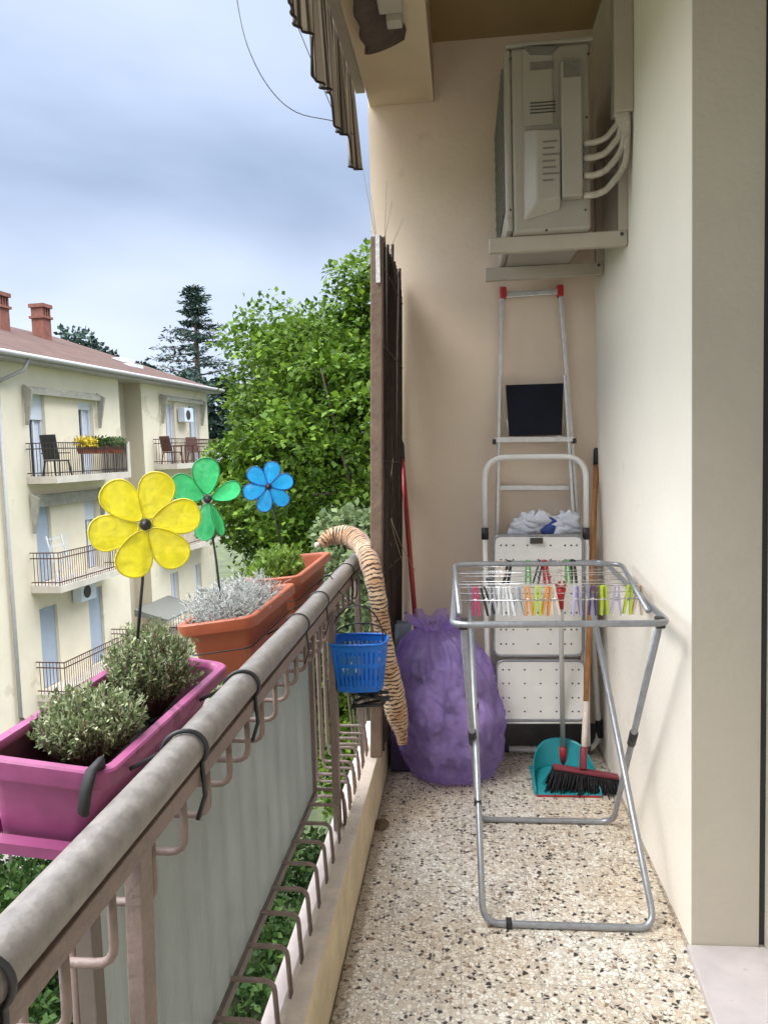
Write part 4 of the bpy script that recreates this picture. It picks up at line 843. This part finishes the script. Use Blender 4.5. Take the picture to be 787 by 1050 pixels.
back = [(514, 'pale wooden', .05, 'pale wooden peg at the left end of the back line'), (521.5, 'black', -.2, 'black peg second from left on the back line'), (541, 'green', .0, 'dark green peg in the middle of the back line'),
        (553.5, 'black', -.25, 'black peg leaning next to the red peg on the back line'), (558.5, 'red', .12, 'red peg on the back line'), (573, 'cream', .0, 'cream peg right of the red one on the back line'), (581.5, 'green', .06, 'green peg near the right end of the back line'), (587, 'black', .05, 'black peg at the right end of the back line')]
for i, (px, c, ln, lab) in enumerate(back): peg(c, at(px, 580, 3.15).x, 3.15, .965, ln, .001, lab, yaw=.3*math.sin(i*1.9))

# ================================================================== AWNING AND CABLES
aw = thing('awning', 'retracted brown striped awning with scalloped valance at the top', 'awning', (-.45, 3, 3.0))
MB().bar((-.428, 3.62, 3.09), (-.428, -4.4, 3.09), .044, .05).build('front_bar', M['pvc'], aw, bevel=.004)
def val(u, v):
    y = 3.60-u*3.35; q = ((y-2.49)/.385) % 1.0; bot = 2.635+.108*(q**1.25 if q < .93 else (1-q)/.07)
    z = 3.09*(1-v)+bot*v; x = -.454-.010*v*math.sin(y*31+2*math.sin(y*7))+.006*math.sin(y*60)*v+.012*v
    return Vector((x, y, z))
va_ = MB().grid(val, 400, 12).build('valance', M['fabric'], aw, thick=.0015)
MB().tube([val(i/399, 1.0)+Vector((0, 0, -.002)) for i in range(400)], .0042, 5).build('trim', M['awntrim'], va_)
def roll(u, v):
    y = 3.1-u*3.0; a = -.2+v*2.6; return Vector((-.21-.13*math.sin(a)+.006*math.sin(y*40), y, 3.02-.075*v*(1-v)*2-.03*abs(math.sin(y*5))*math.sin(v*3.14)))
MB().grid(roll, 90, 12).build('folded_cloth', mat('dark_brown_cloth', (.085, .06, .048), .9, var=.3, vscale=20), aw, thick=.0015)
br2 = MB(); c = at(400, 20, 2.72)
br2.box(c.x-.045, c.x+.04, 2.66, 2.80, 2.955, 3.038); br2.build('arm_bracket', M['pvc'], aw, bevel=.006)
br2 = MB(); br2.box(c.x-.022, c.x+.034, 2.80, 2.85, 2.93, 3.0); br2.build('arm_joint', M['pvc'], aw, bevel=.006)
MB().bar((c.x-.04, 2.70, 3.0), (-.425, 2.35, 3.07), .03, .03).build('arm', M['pvc'], aw, bevel=.004)
cb = [at(236, -60, 2.95), at(243, 0, 3.0), at(254, 48, 3.0), at(276, 90, 3.05), at(304, 115, 3.1), at(345, 125, 3.2), at(362, 138, 3.3)]
cbs = []
for i in range(len(cb)-1):
    for j in range(5):
        q = j/5; a = cb[max(0, i-1)]; b_ = cb[i]; c = cb[i+1]; d = cb[min(len(cb)-1, i+2)]; cbs.append(.5*((2*b_)+(c-a)*q+(2*a-5*b_+4*c-d)*q*q+(3*b_-a-3*c+d)*q**3))
tag(MB().tube(cbs+[cb[-1]], .0021, 5).build('cable', M['cable'], origin=cb[1]), 'thin slack cable looping across the sky below the awning', 'cable')
tag(MB().tube([at(285, -40, 2.9), at(300, 15, 3.0), at(322, 68, 3.15), at(346, 125, 3.3)], .0018, 5).build('cable', M['cable'], origin=at(300, 15, 3.0)), 'thin taut cable running beside the scalloped valance', 'cable')

# ================================================================== HOUSE ACROSS THE ROAD
HP, HD, HN = Vector((-12.3, 21.9, 0)), Vector((.08173, .99666, 0)), Vector((.99666, -.08173, 0))
def H(p): return HP+HD*p.x+HN*p.y+Vector((0, 0, p.z))       # u along the facade, w towards us, z
hs_ = thing('house', 'pale yellow three storey house with tiled roof and balconies across the road', 'house', H(Vector((2, 0, GZ))))
U0, U1, EV = -9.0, 11.9, 4.22
FL = [1.0, -2.12, -5.28]
def holed(mb, u0, u1, z0, z1, holes, w_, dep=.22):
    us = sorted({u0, u1, *[h[0] for h in holes], *[h[1] for h in holes]}); zs = sorted({z0, z1, *[h[2] for h in holes], *[h[3] for h in holes]})
    for a, b_ in zip(us, us[1:]):
        for c, d in zip(zs, zs[1:]):
            if any(h[0] <= a and b_ <= h[1] and h[2] <= c and d <= h[3] for h in holes): continue
            mb.add([(a, w_, c), (b_, w_, c), (b_, w_, d), (a, w_, d)], [(0, 1, 2, 3)])
    for a, b_, c, d in holes:
        for q in (((a, c), (a, d)), ((a, d), (b_, d)), ((b_, d), (b_, c)), ((b_, c), (a, c))):
            (p, r_), (s_, t_) = q; mb.add([(p, w_, r_), (s_, w_, t_), (s_, w_-dep, t_), (p, w_-dep, r_)], [(0, 1, 2, 3)])
def slats(a, b_, z0, z1):
    mb = MB(H); k = max(2, int((z1-z0)/.055)); hh = (z1-z0)/k
    for i in range(k): mb.box(a+.003, b_-.003, -.125, -.095, z0+i*hh+.006, z0+(i+1)*hh)
    mb.box(a+.003, b_-.003, -.13, -.1255, z0, z1); return mb
h1 = [(-.78, 0, FL[0], 3.40), (1.75, 2.60, FL[0], 3.30), (-.78, -.05, FL[1], .22), (1.75, 2.45, FL[1], .24), (-.88, -.02, FL[2], -2.86), (1.66, 2.50, FL[2], -2.76), (-6.2, -5.2, 1.9, 3.3), (-6.2, -5.2, -1.2, .2)]
h2 = [(7.8, 8.6, 1.18, 3.62), (9.96, 10.95, 1.18, 3.66), (7.8, 8.6, -2.0, .3), (9.96, 10.9, -2.0, .3), (7.5, 8.2, -5.2, -3.2), (9.8, 10.4, -5.2, -3.2)]
mb = MB(H); holed(mb, U0, 4.3, GZ, EV, h1, 0); holed(mb, 5.9, U1, GZ, EV, h2, 0)
mb.add([(4.3, 0, GZ), (4.3, -.7, GZ), (4.3, -.7, EV), (4.3, 0, EV)], [(0, 1, 2, 3)])
mb.add([(U1, 0, GZ), (U1, -11, GZ), (U1, -11, EV), (U1, 0, EV)], [(0, 1, 2, 3)]); mb.add([(U0, 0, GZ), (U0, -11, GZ), (U0, -11, EV), (U0, 0, EV)], [(0, 1, 2, 3)]); mb.add([(U0, -11, GZ), (U1, -11, GZ), (U1, -11, EV), (U0, -11, EV)], [(0, 1, 2, 3)])
mb.build('wall', M['house'], hs_)
mb = MB(H); mb.add([(4.3, -.7, GZ), (5.9, -.7, GZ), (5.9, -.7, EV), (4.3, -.7, EV)], [(0, 1, 2, 3)]); mb.add([(5.9, 0, GZ), (5.9, -.7, GZ), (5.9, -.7, EV), (5.9, 0, EV)], [(0, 1, 2, 3)]); mb.build('recess_wall', M['houseshade'], hs_)
for k, (a, b_, c, d) in enumerate(h1+h2):
    kind = 'shut' if k in (2, 4, 5) else ('half' if k in (0, 1, 3) else 'glass')
    f = MB(H)
    for u_ in (a+.001, b_-.061): f.box(u_, u_+.06, -.2, -.13, c, d)
    f.box(a+.061, b_-.061, -.2, -.13, d-.06, d-.001); f.box((a+b_)/2-.03, (a+b_)/2+.03, -.195, -.14, c, d-.061)
    fr = f.build('window', M['whitepanel'], hs_)
    MB(H).box(a, b_, -.225, -.205, c, d).build('pane', M['glassdark'], fr)
    if kind != 'shut': MB(H).box(a+.08+(b_-a)*.42, b_-.07, -.203, -.197, c+.02, d-.07).build('curtain', M['curtain'], fr)
    if kind == 'shut': slats(a, b_, c+.02, d-.002).build('roller_shutter', M['greyshutter'], fr)
    if kind == 'half': slats(a, b_, d-(.75 if k != 1 else .25), d-.002).build('roller_shutter', M['whitepanel'], fr)
mb = MB(H); ov = .6; RG = 6.65
e0, e1, e2, e3 = (U0-.6, ov, EV+.12), (U1+.35, ov, EV+.12), (U1+.35, -11.6, EV+.12), (U0-.6, -11.6, EV+.12); r0, r1_ = (U0+4, -5.5, RG), (U1-2.6, -5.5, RG)
mb.add([e0, e1, e2, e3, r0, r1_], [(0, 1, 5, 4), (1, 2, 5), (2, 3, 4, 5), (3, 0, 4)])
roof = mb.build('roof', M['roof'], hs_)
mb = MB(H); mb.box(U0-.55, U1+.30, -11.5, ov-.03, EV-.02, EV+.10); mb.build('eaves', M['gutter'], hs_)
mb = MB(H); mb.tube([(U0-.6, ov+.06, EV+.10), (U1+.35, ov+.06, EV+.10)], .075, 8); mb.build('gutter', M['gutter'], hs_)
for u_, zt in ((4.0, 7.40), (6.45, 7.42)):
    ch = MB(H).box(u_-.24, u_+.24, -4.5, -4.0, 5.4, zt-.55).build('chimney', M['chimney'], roof)
    cp = MB(H); cp.box(u_-.30, u_+.30, -4.57, -3.93, zt-.548, zt-.46)
    for du in (-.21, -.07, .07, .21): cp.box(u_+du-.035, u_+du+.035, -4.5, -4.0, zt-.459, zt-.14)
    cp.box(u_-.30, u_+.30, -4.57, -3.93, zt-.139, zt); cp.build('chimney_cap', M['chimney'], ch)
mb = MB(H)
for u_, w_ in ((9.0, -2.4), (8.2, -1.6)): mb.box(u_-.5, u_+.5, w_-.4, w_+.3, 5.35-.45*(w_+2.4), 5.55-.45*(w_+2.4))
mb.build('skylight', M['whitepanel'], roof)
mb = MB(H); mb.tube([(-2.15, .10, EV), (-2.15, .10, GZ)], .055, 8); mb.tube([(-1.45, ov, EV+.05), (-1.5, .45, 3.95), (-2.13, .10, 3.6)], .05, 8); mb.build('drainpipe', M['gutter'], hs_)
def balcony(u0, u1, zf, w1, m_r, name='balcony', base=False, rail_h=.95):
    sl = MB(H).box(u0, u1, .001, w1, zf-.20, zf).build(name, M['slabm'], hs_)
    r_ = MB(H)
    for z in (zf+rail_h, zf+rail_h-.16, zf+.10): r_.box(u0+.02, u1-.02, w1-.05, w1-.025, z-.015, z+.015); r_.box(u0+.02, u0+.045, .02, w1-.051, z-.015, z+.015); r_.box(u1-.045, u1-.02, .02, w1-.051, z-.015, z+.015)
    k = int((u1-u0)/.11)
    for i in range(k+1):
        u_ = u0+.03+(u1-u0-.06)*i/k; ww = .018 if i % 12 == 0 else .008; r_.box(u_-ww, u_+ww, w1-.044, w1-.032, zf, zf+rail_h-.016)
    for i in range(1, 8):
        for uu in (u0+.032, u1-.032): r_.box(uu-.006, uu+.006, .02+i*(w1-.09)/8-.008, .02+i*(w1-.09)/8+.008, zf, zf+rail_h-.016)
    r_.build('balcony_railing', m_r, sl); return sl
balcony(-1.05, 2.95, FL[0], .95, M['iron']); balcony(-1.2, 2.75, FL[1], .95, M['rustiron']); balcony(-1.25, 2.9, FL[2], .95, M['rustiron'])
balcony(6.6, 10.6, 1.18, .95, M['rustiron']); balcony(6.6, 10.6, -2.05, .95, M['rustiron']); balcony(6.6, 10.0, -5.25, .95, M['iron'])
MB(H).box(2.955, 3.12, .001, .95, .80, 2.0).build('side_panel', M['slabm'], hs_)
for (u0, u1, zt, drop) in ((-.95, 2.75, 3.52, .10), (-.95, 2.55, .42, .24), (7.4, 11.0, 3.80, .08)):
    a_ = MB(H); a_.tube([(u0, .16, zt), (u1, .16, zt)], .055, 8); a_.box(u0, u1, .16, .22, zt-drop-.06, zt-.02)
    for uu in (u0-.05, u1+.05):
        a_.hexa(((uu-.03, .06, zt-1.05), (uu+.03, .06, zt-1.05), (uu+.03, .14, zt-1.05), (uu-.03, .14, zt-1.05)), ((uu-.04, .06, zt+.1), (uu+.04, .06, zt+.1), (uu+.04, .34, zt-.05), (uu-.04, .34, zt-.05)))
    a_.build('awning', M['awnold'], hs_)
MB(H).hexa(((4.5, .01, -4.25), (7.2, .01, -4.25), (7.2, 1.3, -4.42), (4.5, 1.3, -4.42)), ((4.5, .01, -4.0), (7.2, .01, -4.0), (7.2, 1.3, -4.36), (4.5, 1.3, -4.36))).build('canopy', M['canopy'], hs_)
MB(H).box(4.6, 5.6, -.69, -.66, GZ, -5.3).build('door', M['acdark'], hs_)
def fan_unit(u_, z, label):
    t = thing('air_conditioner', label, 'air conditioner', H(Vector((u_, .2, z))))
    MB(H).box(u_-.42, u_+.42, .05, .36, z, z+.58).build('casing', M['whitepanel'], t, bevel=.02)
    mb = MB(H); mb.lathe((u_-.1, .362, z+.29), [(.20, 0), (.20, .012), (.15, .014), (.02, .016)], 20, (0, 1, 0)); mb.build('fan_grille', M['acdark'], t)
fan_unit(1.15, -2.98, 'white air conditioner unit under the middle balcony of the yellow house'); fan_unit(9.2, 2.85, 'white air conditioner unit between the farther upper windows of the yellow house')
def chair(u_, w_, z, m, ang, label, grp=None, high=1.0):
    t = thing('chair', label, 'chair', H(Vector((u_, w_, z))), grp); ca, sa = math.cos(ang), math.sin(ang)
    def xf(p): return H(Vector((u_+p.x*ca-p.y*sa, w_+p.x*sa+p.y*ca, z+p.z)))
    MB(xf).box(-.26, .26, -.25, .25, .42, .46).build('seat', m, t)
    mb = MB(xf)
    mb.hexa(((-.25, .22, .47), (.25, .22, .47), (.25, .27, .47), (-.25, .27, .47)), ((-.25, .36, high+.02), (.25, .36, high+.02), (.25, .40, high), (-.25, .40, high))); mb.build('backrest', m, t, bevel=.01)
    for sx in (-1, 1):
        for sy in (-1, 1): MB(xf).bar((sx*.23, sy*.22, .42), (sx*.27, sy*.30, 0), .04, .04).build('leg', m, t)
        MB(xf).bar((sx*.27, -.25, .66), (sx*.27, .30, .66), .05, .03).build('armrest', m, t)
chair(-.32, .50, FL[0], M['plasticblack'], math.pi*.5, 'black plastic garden chair on the upper balcony', high=1.18)
chair(7.05, .55, 1.18, M['brownchair'], math.pi*.6, 'brown slatted chair at the near end of the farther balcony', 'brown chairs', high=1.05)
chair(9.4, .5, 1.18, M['brownchair'], math.pi*1.2, 'brown chair beside the table on the farther balcony', 'brown chairs', high=1.05)
t = thing('table', 'small dark table between brown chairs on the farther balcony', 'table', H(Vector((8.2, .5, 1.18)))); MB(H).box(7.8, 8.6, .2, .8, 1.86, 1.90).build('tabletop', M['brownchair'], t)
for uu in (7.86, 8.54):
    for ww in (.26, .74): MB(H).bar((uu, ww, 1.18), (uu, ww, 1.86), .04, .04).build('leg', M['brownchair'], t)
for u_, lab, kind in ((.75, 'yellow flowering plant in a pot on the upper balcony railing', 'yflower'), (1.55, 'round green pot plant on the upper balcony railing', 'darkleaf'), (2.5, 'wide green pot plant at the far end of the upper balcony', 'oliveleaf')):
    t = thing('pot_plant', lab, 'plant', H(Vector((u_, .85, FL[0]+.62))))
    MB(H).hexa(((u_-.3, .72, FL[0]+.62), (u_+.3, .72, FL[0]+.62), (u_+.3, .88, FL[0]+.62), (u_-.3, .88, FL[0]+.62)), ((u_-.34, .68, FL[0]+.85), (u_+.34, .68, FL[0]+.85), (u_+.34, .899, FL[0]+.85), (u_-.34, .899, FL[0]+.85))).build('pot', M['orange'], t)
    cs = [tuple(H(Vector((u_+du, .8, FL[0]+.98)))) for du in (-.28, -.1, .1, .28)]; V, F = clump_cloud(cs, [.2]*4, 160, .09); np_obj('foliage', V, F, M[kind], t)
t = thing('folding_rack', 'white folded clothes airer on the middle balcony of the yellow house', 'clothes airer', H(Vector((-.6, .5, FL[1]))))
mb = MB(H)
for uu in (-.95, -.25): mb.bar((uu, .75, FL[1]), (uu+.1, .35, FL[1]+1.4), .03, .03); mb.bar((uu, .25, FL[1]), (uu+.1, .6, FL[1]+1.4), .03, .03)
for q in range(6): mb.bar((-.95, .75-.07*q, FL[1]+.2+.22*q), (-.25, .75-.07*q, FL[1]+.2+.22*q), .015, .015)
mb.build('frame', M['whitepanel'], t)

# ================================================================== TREES
def tree(label, base, h_trunk, cc, rad, nclump, per, leaf, m, cr_=.55, rt=.22, front=True, name='tree', shell=.62, group=None, dome=False):
    root = thing(name, label, 'tree', base, group); b_ = Vector(base); cc_ = np.array(cc); rad_ = np.array(rad)
    mb = MB(); top = Vector(cc)+Vector((0, 0, rad[2]*.5)); mb.tube([b_, b_.lerp(top, .35)+Vector((.1, .05, 0)), b_.lerp(top, .7), top], [rt, rt*.8, rt*.5, rt*.15], 10)
    cs = []; rs = []
    while len(cs) < nclump:
        u = unit(1)[0]; k = shell+(1.0-shell)*rng.random(); nzv = noise.noise(Vector(u*2.4+cc_*.1))
        p = cc_+u*rad_*k*(1+(.09 if dome else .20)*nzv); cs.append(p); rs.append(cr_*(.7+.6*rng.random()))
    for i in range(0, nclump, max(1, nclump//36)):
        q = .25+.6*rng.random(); s_ = b_.lerp(top, min(.95, q)); e_ = Vector(cs[i]); mb.tube([s_, s_.lerp(e_, .5)+Vector((0, 0, .25)), e_], [rt*.28, rt*.17, rt*.05], 5)
    mb.build('trunk', M['bark'], root)
    V, F = clump_cloud(cs, rs, per, leaf, aspect=.72, dome=dome, flat=1 if dome else 0); np_obj('crown', V, F, m, root)
    return root
tree('large bright green leafy tree filling the view beside the screen', (-1.0, 15, GZ), 5, (-.75, 15, -.3), (4.3, 4.0, 5.7), 820, 300, .115, M['treeleaf'], cr_=.64, rt=.28, dome=True)
tree('smaller grey green tree in front of the large leafy tree', (-.95, 7.6, GZ), 5, (-.85, 7.6, .05), (.75, .8, .95), 120, 120, .07, M['oliveleaf'], cr_=.20, rt=.09)
def cedar(base, top, halfw, label):
    root = thing('cedar_tree', label, 'tree', base); b_ = Vector(base); hh = top-base[2]; mb = MB(); mb.tube([b_, b_+Vector((0, 0, hh*.5)), b_+Vector((.1, 0, hh))], [.55, .35, .05], 8)
    cs = []; rs = []
    for i in range(11):
        q0 = .60+.38*i/10
        for j in range(5):
            q = min(.985, q0+rng.normal()*.018); L_ = halfw*(1-q)*2.3+.2
            a = j*1.257+i*.7+rng.normal()*.3; L2 = L_*(.45+.65*rng.random())
            s_ = b_+Vector((0, 0, hh*q)); e_ = s_+Vector((math.cos(a)*L2, math.sin(a)*L2, (.10+rng.normal()*.10)*L2)); mb.tube([s_, e_], [.08, .03], 4)
            for k in range(4): cs.append(tuple(s_.lerp(e_, .35+.65*k/3)+Vector((0, 0, -.05)))); rs.append((.26+.08*k)*(1.1-.55*(q-.5)))
    mb.build('trunk', M['bark'], root)
    P_ = []; D_ = []
    for c, r in zip(cs, rs):
        u = unit(30); P_.append(np.array(c)+u*r*rng.random((30, 1))**.5*np.array([1.5, 1.5, .35])); D_.append(u*np.array([1, 1, .3])+np.array([0, 0, -.1]))
    V, F = leaf_mesh(np.concatenate(P_), np.concatenate(D_), .34, aspect=.3); np_obj('crown', V, F, M['cedarleaf'], root)
cedar((-20.8, 60, GZ), 14.9, 5.2, 'tall dark cedar standing against the sky behind the roof')
tree('dark round tree showing behind the chimneys', (-23.6, 45, GZ), 5, (-23.0, 45, 6.3), (2.4, 2.2, 2.6), 90, 90, .32, M['cedarleaf'], cr_=.7, name='tree')
tree('low dark tree peeping over the roof left of the cedar', (-21.6, 52, GZ), 5, (-22.0, 52, 5.6), (1.6, 1.6, 2.4), 60, 90, .32, M['cedarleaf'], cr_=.6, name='tree')
tree('dark bushy tree under the cedar above the far roof edge', (-20.6, 56, GZ), 5, (-20.0, 56, 4.6), (4.0, 2.0, 3.0), 90, 90, .34, M['cedarleaf'], cr_=.8, name='tree')
tree('dark tree at the end of the yellow house behind the green one', (-9.5, 36, GZ), 5, (-8.2, 37, 0), (3.4, 2.4, 6.5), 120, 100, .3, M['darkleaf'], cr_=.8, name='tree')
gb = [(-2.3, 6.0, 1.5, 'leafy garden bush straight below the railing glass'), (-3.6, 8.6, 1.7, 'broad garden bush below the middle of the railing'), (-2.0, 9.6, 1.6, 'dense garden bush below the far railing bars'), (-3.2, 11.6, 1.8, 'dark garden bush seen under the orange planters'), (-1.6, 4.2, 1.3, 'garden bush closest to the building foot'), (-4.0, 4.6, 1.6, 'garden bush seen under the pink planter'), (-4.2, 14.5, 1.8, 'far garden bush beside the big tree trunk'), (-2.6, 2.4, 1.4, 'garden bush under the near end of the railing'), (-6.2, 7.2, 1.7, 'garden bush showing in the bottom left corner under the pink planter'), (-7.6, 10.2, 1.6, 'garden bush beside the road left of the planters'), (-5.2, 9.4, 1.6, 'garden bush under the gap between pink and orange planters'), (-4.9, 6.2, 1.5, 'low garden bush left of the frosted glass'), (-9.6, 14.6, 1.9, 'tall garden bush in the bottom left corner below the pink planter'), (-8.6, 12.4, 1.8, 'garden bush in front of the pavement by the yellow house'), (-7.4, 13.6, 1.7, 'garden bush low between the planters and the yellow house'), (-6.6, 15.5, 1.8, 'garden bush beside the doorway canopy of the yellow house')]
for x, y, r, lab in gb:
    root = thing('garden_bush', lab, 'bush', (x, y, GZ), 'bushes in the garden below' if r < 9 else None); cs = []; rs = []
    for i in range(60): u = unit(1)[0]; u[2] = abs(u[2]); cs.append(np.array((x, y, GZ+.5))+u*np.array((r, r, r*1.1))*(.65+.35*rng.random())); rs.append(.42)
    V, F = clump_cloud(cs, rs, 80, .15, aspect=.65); np_obj('foliage', V, F, M['darkleaf'], root)
    MB().tube([(x, y, GZ), (x, y, GZ+r)], [.06, .03], 6).build('stem', M['bark'], root)
